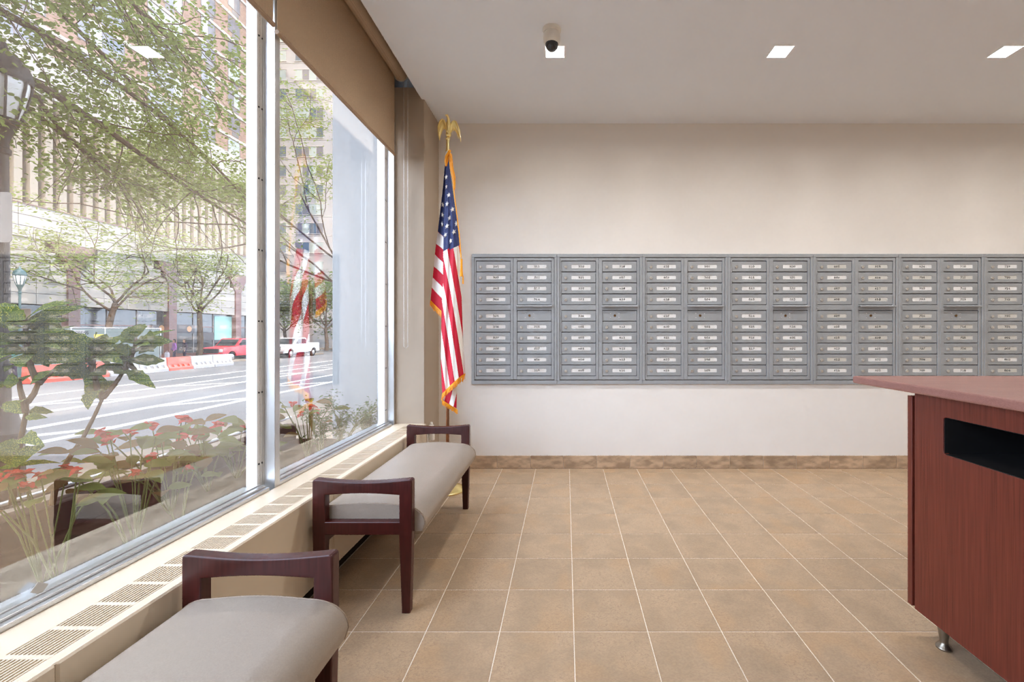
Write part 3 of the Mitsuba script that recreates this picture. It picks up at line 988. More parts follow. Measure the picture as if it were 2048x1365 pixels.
# embroidered stars
def star(px, py, r, rot, squash=1.0):
    t_s = (interp(RIGHTE, py) - interp(FOLD, py))
    if px > interp(FOLD, py):
        t = (px - interp(FOLD, py)) / t_s
        i = (py - 322) / (bottom_main(t) - 322) * NR
        base, col = MAINV, t * (NT - 1)
    else:
        t = (px - interp(LEFTE, py)) / (interp(FOLD, py) - interp(LEFTE, py))
        i = (py - 322) / (601.5 + 23 * t - 322) * NR2
        base, col = FOLDV, t * (NT2 - 1)
    i, col = int(np.clip(i, 1, base.shape[0] - 2)), int(np.clip(round(col), 1, base.shape[1] - 2))
    du = base[i, col + 1] - base[i, col - 1]
    dv = base[i - 1, col] - base[i + 1, col]
    du, dv = du / np.linalg.norm(du), dv / np.linalg.norm(dv)
    n_ = np.cross(dv, du)
    n_ /= np.linalg.norm(n_)
    if n_[1] > 0:
        n_ = -n_
    c = at(px, py, base[i, col][1]) + n_ * .0055
    a = rot + np.arange(10) * math.pi / 5 + math.pi / 2
    rr = np.where(np.arange(10) % 2 == 0, 1, .42) * r
    ring = c + (rr * np.cos(a) * squash)[:, None] * du + (rr * np.sin(a))[:, None] * dv
    V = np.vstack([ring, [c + n_ * .0016], ring - n_ * .005])
    k = np.arange(10)
    F = np.vstack([np.column_stack([k, (k + 1) % 10, k * 0 + 10]), np.column_stack([k, k + 11, (k + 1) % 10]), np.column_stack([(k + 1) % 10, k + 11, (k + 1) % 10 + 11])])
    obj('star', (V, F), M_STAR, fs)


for px, py, sq in ((892.8, 355, .62), (898, 390.5, .95), (894.5, 408.5, .75), (904.6, 419.5, 1), (885.2, 410, .9), (885.3, 430, .9), (899.5, 436.5, 1), (885, 449, .7), (894.5, 453, 1), (912, 448, .7),
                   (907.5, 464.5, 1), (891.3, 470.5, .85), (902, 482.5, 1), (893, 374, .45)):
    star(px, py, .0218, rng.uniform(-.15, .25), sq)

# eagle finial
eg = thing('eagle', 'gilt spread-winged eagle finial on top of the flag staff', 'eagle finial')
EX, EY_ = PX_ + .004, PY_
c0 = np.array([EX, EY_, 2.763])
obj('ball', sphere(c0 + [0.003, 0, .0225], .021, 3), M_BRASS, eg, smooth=60)
body = bone_body([(c0 + [0, 0, .045], .012, c0 + [.002, .004, .10], .019), (c0 + [.002, .004, .10], .019, c0 + [.003, 0, .14], .011), (c0 + [.003, 0, .14], .011, c0 + [-.004, -.006, .168], .008),
                  (c0 + [-.004, -.006, .168], .009, c0 + [-.012, -.010, .170], .0065), (c0 + [-.012, -.010, .170], .005, c0 + [-.020, -.012, .166], .002),
                  (c0 + [-.008, -.004, .055], .007, c0 + [-.009, -.010, .025], .005), (c0 + [.010, -.004, .055], .007, c0 + [.010, -.010, .025], .005),
                  (c0 + [.002, .006, .06], .012, c0 + [.006, .012, .02], .009)], .004, 5)
obj('body', body, M_BRASS, eg, smooth=60)
for sd in (-1, 1):
    pl = []
    arm = [(.010, .085), (.022, .105), (.034, .132), (.046, .142), (.060, .134), (.072, .112), (.081, .080)]
    mb = MB()
    dz = 0 if sd < 0 else -.012
    N = 13
    for f_ in range(N):                       # every feather hangs from the wing's leading edge
        s = f_ / (N - 1)
        ax_ = np.interp(s, np.linspace(0, 1, len(arm)), [a[0] for a in arm])
        az_ = np.interp(s, np.linspace(0, 1, len(arm)), [a[1] for a in arm])
        ln = .056 + .040 * s ** 1.3
        lean = .10 + .10 * s
        p0 = c0 + [sd * ax_, .006 + .012 * s, az_ + dz]
        p1 = p0 + [sd * (-.010 + .014 * s * (sd > 0) + .004 * s), -.004, -ln * .5]
        p2 = p0 + [sd * (-.012 + .026 * s * (sd > 0) + .002), .002, -ln]
        mb.add(*tube([p0, p1, p2], [.0082, .0086, .0022], 6))
        mb.add(*tube([p0 + [0, -.004, .002], (p0 + p1) / 2 + [0, -.006, 0], p1 + [0, -.003, 0]], [.005, .006, .002], 6))
    low = [(a - .006, b_ - (.056 + .040 * s_ ** 1.3) * .72) for (a, b_), s_ in zip(arm, np.linspace(0, 1, len(arm)))]
    web = trimesh.creation.extrude_polygon(Polygon(arm + low[::-1]).buffer(.001), .003, engine='earcut')
    wv = np.asarray(web.vertices)
    mb.add(np.column_stack([c0[0] + sd * wv[:, 0], c0[1] + .011 + wv[:, 2] + .10 * wv[:, 0], c0[2] + wv[:, 1] + dz]), web.faces if sd < 0 else web.faces[:, ::-1])
    mb.add(*tube([c0 + [sd * a, .004, b_ + dz] for a, b_ in [(.004, .085)] + arm], [.010, .011, .010, .009, .008, .007, .006, .004], 8))
    obj('wing', mb.mesh(), M_BRASS, eg, smooth=50)

# ================================================================== outside


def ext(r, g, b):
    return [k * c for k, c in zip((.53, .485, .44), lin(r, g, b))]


ST = -1.07                        # street level below the lobby floor


def f_asphalt(p, n, uv):
    return mix(ext(116, 118, 122), ext(136, 138, 141), fbm(p.x * .6, p.y * .4, 2.0, octaves=4)) * (.9 + .2 * noise(p.x * 60, p.y * 60, 1.0))


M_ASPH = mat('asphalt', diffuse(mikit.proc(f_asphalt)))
M_ROADW = mat('road_paint', diffuse(ext(214, 215, 216)))


def f_pave(p, n, uv):
    return mix(ext(140, 130, 118), ext(160, 150, 136), fbm(p.x * 2, p.y * 2, 5.0, octaves=3))


M_PAVE = mat('pavement', diffuse(mikit.proc(f_pave)))


def f_soil(p, n, uv):
    return mix(ext(44, 34, 28), ext(70, 56, 44), fbm(p.x * 22, p.y * 22, p.z * 22))


M_SOIL = mat('soil', diffuse(mikit.proc(f_soil)))
M_CONC = mat('planter_concrete', diffuse(ext(84, 74, 66)))
M_PANEL = mat('white_panel', diffuse(ext(184, 184, 182)))
M_FIN = mat('white_fin', diffuse(ext(172, 166, 156)))
M_JOINTD = mat('panel_joint', diffuse(ext(98, 92, 88)))


def f_granite(p, n, uv):
    return mix(ext(100, 64, 57), ext(130, 88, 78), noise(p.x * 9, p.y * 9, p.z * 9) * .5 + .5 * fbm(p.y * .6, p.z * .6, 1.0))


M_GRAN = mat('brown_granite', prin(mikit.proc(f_granite), 0.35, specular=.5))
M_DGLASS = mat('shop_glass', prin(ext(66, 68, 74), 0.08, specular=.6))
M_DBROWN = mat('dark_window', prin(ext(70, 54, 42), 0.3, specular=.3))


def f_brick(p, n, uv):
    row = dr.floor(p.z / .075)
    yy = p.y / .23 + .5 * (row - 2 * dr.floor(row / 2))
    fy, fz = yy - dr.floor(yy), p.z / .075 - row
    m = smoothstep(.02, .06, fy) * smoothstep(.98, .94, fy) * smoothstep(.06, .14, fz)
    c = mix(ext(156, 130, 118), ext(178, 152, 140), cell_rand(row, dr.floor(yy), 4))
    return mix(ext(164, 152, 142), c, m)


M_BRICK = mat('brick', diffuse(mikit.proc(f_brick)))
M_BAND = mat('white_band', diffuse(ext(206, 204, 200)))
M_WFRAME = mat('window_frame_grey', prin(ext(120, 118, 120), .4))
M_PANE1 = mat('pane_dark', prin(ext(120, 122, 132), .12, specular=.6))
M_PANE2 = mat('pane_curtain', prin(ext(176, 192, 190), .2, specular=.6))
M_PANE3 = mat('pane_blue', prin(ext(96, 116, 132), .1, specular=.6))
M_TOWER = mat('tower_white', diffuse(ext(182, 183, 186)))
M_FACADE = mat('own_facade', diffuse(ext(170, 170, 172)))
M_COLUMN = mat('outer_column', prin(ext(176, 182, 187), .35, specular=.4))


def leafmat(name, a, b_, trans=0.5):
    return mat(name, two({'type': 'principled', 'base_color': rgb(ext(*a)), 'roughness': .5, 'specular': .35})) if trans <= 0 else mat(name, {'type': 'principledthin', 'base_color': rgb(ext(*a)), 'roughness': .5, 'diff_trans': trans, 'spec_trans': 0.0, 'eta': 1.4})


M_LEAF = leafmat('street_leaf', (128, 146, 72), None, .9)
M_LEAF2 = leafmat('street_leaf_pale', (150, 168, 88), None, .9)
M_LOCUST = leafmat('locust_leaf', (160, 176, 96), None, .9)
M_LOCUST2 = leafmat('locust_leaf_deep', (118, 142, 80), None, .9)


def f_aucuba(p, n, uv):
    d1, d2, r = voronoi(uv.x * 16, uv.y * 34)
    spot = smoothstep(.34, .24, d1) * smoothstep(.35, .5, r)
    return mix(ext(84, 106, 56), ext(206, 204, 84), spot)


M_AUC = mat('aucuba_leaf', {'type': 'principledthin', 'base_color': mikit.proc(f_aucuba), 'roughness': .35, 'diff_trans': .7, 'spec_trans': 0.0, 'eta': 1.45})
M_BEDL = leafmat('bedding_leaf', (112, 122, 66), None, .9)
M_BEDL2 = leafmat('bedding_leaf_bronze', (116, 96, 58), None, .7)
M_FERN = leafmat('nandina_leaf', (88, 116, 70), None, .9)
M_PETAL = leafmat('petal', (196, 74, 66), None, .8)
M_STEM = mat('shrub_stem', diffuse(ext(104, 84, 58)))
M_GSTEM = mat('green_stem', diffuse(ext(104, 112, 66)))


def f_bark(p, n, uv):
    return mix(ext(78, 64, 54), ext(118, 100, 84), fbm(p.x * 20, p.y * 20, p.z * 5))


M_BARK = mat('bark', diffuse(mikit.proc(f_bark)))
M_LAMPB = mat('lamp_black', prin(ext(62, 52, 46), .6, specular=.2))
M_LAMPG = mat('lamp_green', prin(ext(50, 84, 84), .4))
M_LAMPGL = mat('lamp_panel', prin(ext(224, 226, 226), .25, specular=.5))
M_SIGNB = mat('sign_back', prin(ext(120, 108, 98), .5, metallic=.3))
M_ORANGE = mat('orange_plastic', prin(ext(238, 84, 58), .45))
M_BARW = mat('white_barrier', prin(ext(176, 178, 182), .45))
M_RED = mat('truck_red', prin(ext(212, 30, 48), .25, clearcoat=.8))
M_WHITE = mat('truck_white', prin(ext(190, 192, 196), .25, clearcoat=.8))
M_TYRE = mat('tyre', diffuse(ext(34, 34, 36)))
M_HUB = mat('hub', prin(ext(190, 192, 196), .25, metallic=.8))
M_CARG = mat('car_glass', prin(ext(40, 50, 54), .06, specular=.7))
M_GRILL = mat('car_grille', prin(ext(44, 44, 50), .35, metallic=.4))
M_HEAD = mat('headlight', prin(ext(226, 232, 240), .12, specular=.7))
M_UNDER = mat('car_under', diffuse(ext(40, 40, 44)))
M_MESH = mat('fence_mesh', diffuse(ext(132, 146, 148)))
M_TEAL = mat('teal_sign', prin(ext(150, 204, 200), .4))
M_POSTER = mat('poster_dark', prin(ext(62, 54, 58), .4))
M_FOOD = mat('poster_food', prin(ext(206, 156, 110), .5))
M_SKIN = mat('skin', diffuse(ext(196, 150, 122)))
M_PURPLE = mat('purple_shirt', diffuse(ext(160, 106, 176)))
M_DKCLOTH = mat('dark_cloth', diffuse(ext(60, 52, 74)))
M_VEST = mat('vest_teal', diffuse(ext(80, 140, 136)))
M_HAIR = mat('hair_dark', diffuse(ext(44, 34, 32)))
M_BAG = mat('white_bag', diffuse(ext(226, 226, 240)))

# ------------------------------------------------------------------ ground, own building
st = struct('street', MB().box(-26.6, -8.0, -40, 140, ST - .3, ST).box(-140, -26.6, 50, 63.5, ST - .3, ST).mesh(), M_ASPH)
struct('sidewalk', MB().box(-8.0, -1.6, -40, 140, ST - .3, ST + .14, b=.02).mesh(), M_PAVE)
struct('far_sidewalk', MB().box(-34, -26.6, -40, 50, ST - .3, ST + .13, b=.02).mesh(), M_PAVE)
struct('corner_sidewalk', MB().box(-140, -26.6, 63.5, 140, ST - .3, ST + .13, b=.02).mesh(), M_PAVE)


def stripe(pts, w):
    """A painted line along street points (x, y)."""
    pts = np.array(pts, float)
    mb = MB()
    t = pts[-1] - pts[0]
    t /= np.linalg.norm(t)
    q = np.array([-t[1], t[0]]) * w / 2
    a, b_ = pts[0], pts[-1]
    c = np.array([a - q, b_ - q, b_ + q, a + q])
    z0, z1 = ST - .004, ST + .006
    v = np.vstack([np.column_stack([c, np.full(4, z0)]), np.column_stack([c, np.full(4, z1)])])
    f = np.array([[4, 5, 6], [4, 6, 7], [0, 1, 5], [0, 5, 4], [1, 2, 6], [1, 6, 5], [2, 3, 7], [2, 7, 6], [3, 0, 4], [3, 4, 7]])
    obj('road_stripe', (v, f), M_ROADW, st)


for x, w in ((-11.05, .30), (-12.9, .32), (-15.2, .34), (-17.25, .32), (-19.6, .26)):
    stripe([(x, -14), (x, 62)], w)
for k in range(-3, 9):
    y = 9.2 + 5.15 * k
    stripe([(-12.85, y), (-11.1, y + 1.9)], .36)
    stripe([(-17.2, y + 5.2), (-15.25, y + 7.0)], .36)
    if 1 < k < 8:
        stripe([(-19.6, y - 1), (-19.3, y + 1.5)], .16)

m = MB()
m.box(-1.62, 9, -40, 5, 3.76, 26)
m.box(-1.62, -1.0, -40, -4.4, -1.2, 3.76).box(-1.62, -1.0, 4.36, 5, -1.2, 3.76)
struct('own_building', m.mesh(), M_FACADE)
struct('outer_column', MB().box(-2.21, -1.45, 4.3, 5.2, -1.2, 3.9, b=.01).box(-1.50, -1.446, 3.73, 4.3, -1.2, 3.9).mesh(), M_COLUMN)

# planter outside the glass
pl = thing('planter', 'long concrete planter bed outside the windows with a steel edge rail', 'planter')
m = MB()
m.box(-2.58, -2.48, -6, 4.19, ST, .40, b=.006)
obj('wall', m.mesh(), M_CONC, pl)
obj('soil', MB().box(-2.48, -1.63, -6, 4.19, ST, .26).mesh(), M_SOIL, pl, label='dark soil')
obj('edge_rail', tube([(-2.54, -6, .455), (-2.54, 4.19, .455)], .016, 12), M_CABLE, pl, smooth=50, label='bright steel edge rail')
for y in np.arange(-5.5, 3.6, 1.15):
    obj('rail_post', tube([(-2.54, y, .395), (-2.54, y, .45)], .008, 8), M_CABLE, pl)

# ------------------------------------------------------------------ white podium building across the street
XB = -32.0
po = thing('office_building', 'white panelled building with brown pillars and a row of white vertical fins', 'building')
obj('core', MB().box(-46, XB - .55, 8, 48.6, ST, 18.4).mesh(), M_JOINTD, po)
PILY = [14.7, 22.1, 29.5, 36.9, 44.3]
prof = Polygon([(-.36, ST + .1), (.36, ST + .1), (.36, 5.2), (1.35, 6.9), (-1.35, 6.9), (-.36, 5.2)])
for y in PILY:
    w = yz_to_world(extrude(prof, .75), XB - .60)
    w.apply_translation([0, y, 0])
    obj('pillar', w, M_GRAN, po, label='brown granite pillar with a flared head')
cols = np.arange(8, 64.1, 1.48)
# upper white wall, panel by panel
for r in range(3):
    z0, z1 = 6.92 + .655 * r, 6.92 + .655 * (r + 1)
    for a, b_ in zip(np.arange(8, 48, 3.7), np.arange(11.7, 49, 3.7)):
        obj('wall_panel', cbox(XB - .3, XB + .12, a + .012, b_ - .012, z0 + .012, z1 - .012, .006), M_PANEL, po)
# infill panels between the pillars
for y0, y1 in zip([7.3] + PILY, PILY + [48.9]):
    n_ = 4
    es = np.linspace(y0 + .34, y1 - .34, n_ + 1)
    for r in range(6):
        z0, z1 = 2.98 + .655 * r, 2.98 + .655 * (r + 1)
        for q, (a, b_) in enumerate(zip(es[:-1], es[1:])):
            if r >= 4 and q in (0, n_ - 1) or b_ < 9:
                nib = .62 * (r - 3)
                if q == 0:
                    a = a + nib
                if q == n_ - 1:
                    b_ = b_ - nib
                if b_ - a < .2:
                    continue
            obj('infill_panel', cbox(XB - .3, XB + .02, a + .010, b_ - .010, z0 + .010, z1 - .010, .005), M_PANEL, po)
    # shop front
    es = np.linspace(y0 + .36, y1 - .36, 4)
    for a, b_ in zip(es[:-1], es[1:]):
        obj('shop_window', cbox(XB - .42, XB - .36, a + .05, b_ - .05, -.45, 2.95, .005), M_DGLASS, po, label='dark shop window')
        obj('mullion', cbox(XB - .44, XB - .30, b_ - .05, b_ + .05, -.45, 2.98, .005), M_WFRAME, po)
    obj('shop_sill', MB().box(XB - .5, XB - .2, y0 + .36, y1 - .36, ST + .1, -.45).box(XB - .44, XB - .31, y0 + .36, y1 - .36, 1.75, 1.83).mesh(), M_GRAN, po, label='brown stone sill and transom')
# fins and the strip windows between them
k = 0
for y in np.arange(10.4, 48.3, .795):
    obj('fin', cbox(XB - .55, XB + .10, y, y + .42, 8.9, 15.7, .012), M_FIN, po)
    obj('strip_window', cbox(XB - .46, XB - .40, y + .43, y + .785, 8.9, 15.7, .004), M_DBROWN, po)
    k += 1
obj('parapet', MB().box(XB - .6, XB + .16, 8, 48.7, 15.72, 18.4, b=.02).mesh(), M_PANEL, po, label='plain white parapet')
obj('sill_line', MB().box(XB - .5, XB + .17, 8, 48.7, 8.86, 8.93).mesh(), M_GRAN, po, label='thin brown ledge under the fins')


def facade_sign(name, label, px0, px1, py0, py1, m_, off=.05, cat='sign', text=None, food=None, group=None):
    X = XB - .36 + off
    ya, yb = FOCAL * -X / (1131.6 - px0), FOCAL * -X / (1131.6 - px1)
    ym = (ya + yb) / 2
    z1, z0 = EYE - (py0 - 667) / FOCAL * ym, EYE - (py1 - 667) / FOCAL * ym
    t = thing(name, label, cat, group)
    obj('board', cbox(X, X + .05, ya, yb, z0, z1, .005), m_, t)
    if food is not None:
        l = lathe([(0, .03), (.20, .03), (.25, .05), (.25, .0), (0, .0)], 20)
        v = np.asarray(l.vertices)
        obj('picture', trimesh.Trimesh(np.column_stack([X + .045 + v[:, 2] * .3, ya + (yb - ya) * food + v[:, 0], (z0 + z1) / 2 + v[:, 1]]), l.faces, process=False), M_FOOD, t, label='round food picture')
    if text:
        for q, (tx, hh, fy, fz) in enumerate(text):
            v, f = words_on(tx, hh)
            # reads from the street: along +y
            obj('lettering', (np.column_stack([X + .051 + v[:, 2], ya + (yb - ya) * fy + v[:, 0], z0 + (z1 - z0) * fz + v[:, 1]]), f), M_BAND, t, label='white lettering')
    return t


facade_sign('poster', 'dark poster with a round food picture, right of the first brown pillar span', 303, 330, 650, 664, M_POSTER, food=.70, cat='poster')
facade_sign('poster', 'dark poster with a round food picture, between the second pillar and the tree', 352, 388, 650, 667, M_POSTER, food=.70, cat='poster')
facade_sign('poster', 'dark poster with two pink figures behind the red pickup', 396, 427, 665, 681, M_POSTER, cat='poster')
facade_sign('window_film', 'pale teal window film above the red pickup', 428, 465, 633, 680, M_TEAL, cat='window film')

# ------------------------------------------------------------------ brick tower
XT = -39.0
bt = thing('brick_tower', 'tall brick apartment tower with white floor bands behind the white building', 'building')
obj('walls', MB().box(-58, XT, 14, 58.6, 10, 62).mesh(), M_BRICK, bt)
bands = [29.8 + 2.86 * k for k in range(-4, 12)]
wins = [(17.6, 21.5, 4), (24.0, 27.9, 4), (30.2, 34.1, 4), (36.3, 40.2, 4), (42.4, 46.3, 4), (48.6, 50.6, 2), (52.5, 54.45, 2), (56.2, 57.9, 2)]
pr_ = np.random.default_rng(3)
for zb in bands:
    obj('floor_band', cbox(XT - .1, XT + .10, 14, 58.65, zb - .16, zb + .16, .01), M_BAND, bt)
    for y0, y1, n_ in wins:
        if zb > 58:
            continue
        z1 = zb - .20
        z0 = z1 - 1.75
        wk = obj('window', MB().box(XT - .05, XT + .05, y0, y1, z0 - .07, z0, b=.005).box(XT - .05, XT + .04, y0, y0 + .05, z0, z1).box(XT - .05, XT + .04, y1 - .05, y1, z0, z1).mesh(), M_WFRAME, bt)
        es = np.linspace(y0 + .05, y1 - .05, n_ + 1)
        for a, b_ in zip(es[:-1], es[1:]):
            obj('pane', cbox(XT - .02, XT + .012, a + .02, b_ - .02, z0 + .02, z1, .003), (M_PANE1, M_PANE2)[int(pr_.random() < .42)], wk)
        ym = y0 + (y1 - y0) * .62
        obj('grille', cbox(XT - .02, XT + .03, ym - .55, ym + .5, z0 - .62, z0 - .16, .004), M_WFRAME, wk)

# ------------------------------------------------------------------ white tower down the street
wt = thing('white_tower', 'white apartment tower with grouped windows far down the street', 'building')
YT = 68.7
obj('walls', MB().box(-62, -24, YT, YT + 18, ST, 62).mesh(), M_TOWER, wt)
for k in range(-1, 22):
    z0 = EYE + (667 - 60 - 38.4 * (18 - k) - 24) / FOCAL * YT
    if z0 < 4 or z0 > 52:
        continue
    for x0, x1, n_ in ((-58.2, -53.9, 4), (-52.5, -48.2, 4), (-46.8, -42.2, 4), (-40.85, -36.6, 4), (-35.2, -31, 4), (-29.6, -25.4, 4)):
        if x1 < -48:
            continue
        wk = obj('window', MB().box(x0 - .08, x1 + .08, YT - .12, YT + .02, z0 - .10, z0, b=.01).box(x0 - .08, x1 + .08, YT - .06, YT + .02, z0 + 1.6, z0 + 1.68).mesh(), M_BAND, wt)
        es = np.linspace(x0, x1, n_ + 1)
        for a, b_ in zip(es[:-1], es[1:]):
            obj('pane', cbox(a + .05, b_ - .05, YT - .03, YT + .02, z0 + .02, z0 + 1.58, .004), (M_PANE1, M_PANE3, M_PANE2)[pr_.integers(0, 3)], wk)
    obj('spandrel_ledge', cbox(-62, -24, YT - .05, YT + .02, z0 - .35, z0 - .22, .01), M_BAND, wt)

# ------------------------------------------------------------------ street trees
def leaf_cards(pts, size, r_, droop=0.3, kind='round', jit=.35):
    """Small folded leaves at the given points."""
    n = len(pts)
    a = r_.uniform(0, 2 * np.pi, n)
    t = np.column_stack([np.cos(a), np.sin(a), r_.uniform(-1, .4, n) * droop * 2])
    t /= np.linalg.norm(t, axis=1, keepdims=True)
    up = np.column_stack([r_.normal(0, .45, n), r_.normal(0, .45, n), np.ones(n)])
    s = np.cross(t, up)
    s /= np.linalg.norm(s, axis=1, keepdims=True)
    nn = np.cross(s, t)
    L = size * r_.uniform(1 - jit, 1 + jit, n)[:, None]
    if kind == 'round':
        prof = [(0, 0, 0), (.28, .42, .07), (.62, .40, .05), (1, 0, -.08), (.62, -.40, .05), (.28, -.42, .07)]
        tri = np.array([[0, 1, 2], [0, 2, 3], [0, 3, 4], [0, 4, 5]])
    else:
        prof = [(0, 0, 0), (.5, .22, .05), (1, 0, -.06), (.5, -.22, .05)]
        tri = np.array([[0, 1, 2], [0, 2, 3]])
    V = np.stack([pts + t * L * x + s * L * y + nn * L * z for x, y, z in prof], 1)
    F = (np.arange(n)[:, None, None] * len(prof) + tri[None]).reshape(-1, 3)
    return V.reshape(-1, 3), F


def grow(base, d, length, radius, depth, r_, out, tips, spread=.55, lift=.12, shrink=.72, kids=(2, 3)):
    """A branch of several bends; at its end and along it, thinner ones."""
    n = 5
    p = [np.asarray(base, float)]
    d = np.asarray(d, float) / np.linalg.norm(d)
    for _ in range(n):
        d = d + r_.normal(0, .12, 3) + [0, 0, lift * .25]
        d /= np.linalg.norm(d)
        p.append(p[-1] + d * length / n)
    out.add(*tube(p, np.linspace(radius, radius * .62, n + 1), 6 if radius > .03 else 4, cap=False))
    if depth == 0:
        tips.extend(p[1:])
        return
    if depth == 1:
        tips.extend(p[2:])
    for _ in range(r_.integers(kids[0], kids[1] + 1)):
        q = p[r_.integers(n // 2, n + 1)]
        e = d + r_.normal(0, spread, 3)
        grow(q, e, length * shrink * r_.uniform(.8, 1.15), radius * .58, depth - 1, r_, out, tips, spread, lift, shrink, kids)


def locust(x, y, height, label, seed, n_leaf, size, z0=ST + .13, lean=(0, 0), limbs=5, group=None, m1=None, radius=.13, fork=.36, spread=.5, clump=.55, out_=.8, up=.8):
    r_ = np.random.default_rng(seed)
    t = thing('street_tree', label, 'tree', group)
    h0 = height * fork
    tr = MB()
    top = np.array([x + lean[0], y + lean[1], z0 + h0])
    pts = [np.array([x, y, z0]) * (1 - s) + top * s + [.06 * math.sin(5 * s), .05 * math.sin(4 * s + 1), 0] for s in np.linspace(0, 1, 8)]
    tr.add(*tube(pts, np.linspace(radius * 1.25, radius * .85, 8), 9, cap=False))
    obj('trunk', tr.mesh(), M_BARK, t, smooth=50)
    br, tips = MB(), []
    for k in range(limbs):
        a = 2 * math.pi * (k + r_.uniform(-.3, .3)) / limbs
        grow(pts[-1 - (k % 2)], [math.cos(a) * out_, math.sin(a) * out_, up], height * .30, radius * .42, 3, r_, br, tips, spread, .1)
    obj('branches', br.mesh(), M_BARK, t, smooth=50)
    tips = np.array(tips)
    c = tips[r_.integers(0, len(tips), n_leaf)] + r_.normal(0, 1, (n_leaf, 3)) * [clump, clump, clump * .45]
    obj('foliage', leaf_cards(c, size, r_, .25, 'thin'), m1 or M_LOCUST, t, kind='stuff')
    return t


GT = 'street trees on the far sidewalk'
locust(-28.3, 27.3, 9.6, 'thin locust tree nearest the far lamp, with a leaning trunk', 11, 3400, .24, lean=(.5, .9), limbs=5, radius=.17, fork=.42, clump=.5, out_=.8, up=.95)
locust(-28.3, 35.0, 9.8, 'thin locust tree standing just left of the red pickup', 15, 4200, .24, lean=(.1, .2), limbs=6, radius=.18, fork=.44, clump=.5, out_=.75, up=1.0)
locust(-30.0, 57.0, 12, 'dense green tree far down the street behind the white pickup', 21, 5200, .42, limbs=6, radius=.2, fork=.25, m1=M_LOCUST2, clump=.9)
locust(-37.0, 60.0, 11, 'dense green tree beside the far corner, left of the white pickup', 24, 5200, .42, limbs=6, radius=.2, fork=.25, m1=M_LOCUST2, clump=.9)

# locust on the near kerb, its trunk behind the outer column
r_ = np.random.default_rng(5)
t = thing('locust_tree', 'feathery locust tree seen through the far window pane beside the column', 'tree')
tr, br, tips = MB(), MB(), []
b0 = np.array([-7.0, 14.3, ST + .14])
pts = [b0 + np.array([.1 * math.sin(3 * s), .1 * s, 4.3 * s]) for s in np.linspace(0, 1, 8)]
tr.add(*tube(pts, np.linspace(.17, .12, 8), 10, cap=False))
obj('trunk', tr.mesh(), M_BARK, t, smooth=50)
for k, (dx, dy, dz, ln) in enumerate([(-.95, -.25, .85, 3.0), (-.5, .2, 1.3, 3.4), (.6, .5, .9, 2.6), (.2, -.6, 1.1, 2.6), (-.9, -.4, .45, 2.8), (-.75, .1, 1.7, 4.0)]):
    grow(pts[-1 - k % 3], [dx, dy, dz], ln, .034, 3, r_, br, tips, .5, .05)
obj('branches', br.mesh(), M_BARK, t, smooth=50)
tips = np.array(tips)
n_ = 20000
c = tips[r_.integers(0, len(tips), n_)] + r_.normal(0, 1, (n_, 3)) * [.30, .30, .16]
obj('foliage', leaf_cards(c, .10, r_, .2, 'thin'), M_LOCUST, t, kind='stuff')

# big-leaved tree at the near kerb whose boughs hang across the upper left
r_ = np.random.default_rng(8)
t = thing('kerb_tree', 'leafy kerbside tree whose boughs hang across the upper left window', 'tree')
b0 = np.array([-7.6, 3.2, ST + .14])
pts = [b0 + np.array([.15 * s, .5 * s * s, 5.6 * s]) for s in np.linspace(0, 1, 8)]
obj('trunk', tube(pts, np.linspace(.22, .16, 8), 10, cap=False), M_BARK, t, smooth=50)
br, tips = MB(), []


def bough(path, r0, r1, twigs, ln, down=-.25, depth=1):
    path = np.array(path, float)
    L = np.concatenate([[0], np.cumsum(np.linalg.norm(np.diff(path, axis=0), axis=1))])
    s = np.linspace(0, L[-1], 16)
    p = np.column_stack([np.interp(s, L, path[:, a]) for a in range(3)])
    for _ in range(3):
        p[1:-1] = (p[:-2] + 2 * p[1:-1] + p[2:]) / 4
    br.add(*tube(p, np.linspace(r0, r1, 16), 7, cap=False))
    for k in range(twigs):
        q = p[r_.integers(3, 16)]
        d = p[-1] - p[-4]
        d /= np.linalg.norm(d)
        e = d * .8 + r_.normal(0, .55, 3) + [0, 0, down]
        grow(q, e, ln * r_.uniform(.6, 1.2), r1 * .7, depth, r_, br, tips, .5, -.12, .7)


top = pts[-1]
bough([top - [0, 0, .6], [-7.4, 5.2, 4.9], [-7.2, 6.6, 4.6], [-7.0, 8.4, 3.9], [-6.9, 9.8, 3.6]], .075, .018, 20, 1.0, -.35)
bough([top - [0, 0, .3], [-7.7, 5.6, 5.7], [-7.5, 7.4, 5.5], [-7.3, 9.2, 4.9], [-7.3, 10.9, 4.0]], .07, .016, 20, 1.0, -.3)
bough([[-7.25, 6.0, 4.7], [-7.2, 6.5, 4.1], [-7.1, 6.9, 3.8], [-7.0, 7.3, 3.55]], .035, .012, 12, .8, -.3)
bough([top, [-7.6, 5.2, 6.5], [-7.4, 7.2, 7.0], [-7.4, 9.6, 6.6]], .07, .018, 18, 1.1, -.1)
bough([top - [0, 0, .8], [-7.9, 4.8, 5.2], [-8.0, 6.2, 4.8], [-8.0, 8.0, 4.1], [-8.0, 9.4, 3.7]], .06, .016, 16, 1.0, -.35)
bough([top, [-7.0, 4.6, 6.3], [-6.4, 5.8, 6.3], [-6.2, 7.2, 5.8]], .06, .016, 16, 1.0, -.1)
bough([top, [-8.0, 5.0, 6.8], [-8.2, 7.0, 6.6], [-8.4, 9.5, 5.8], [-8.4, 11.2, 5.0]], .06, .016, 16, 1.1, -.2)
obj('branches', br.mesh(), M_BARK, t, smooth=50)
tips = np.array(tips)
n_ = 19000
tips = tips[tips[:, 2] > 3.55]
c = tips[r_.integers(0, len(tips), n_)] + r_.normal(0, 1, (n_, 3)) * [.21, .21, .15]
c = c[c[:, 2] > 3.4]
n_ = len(c)
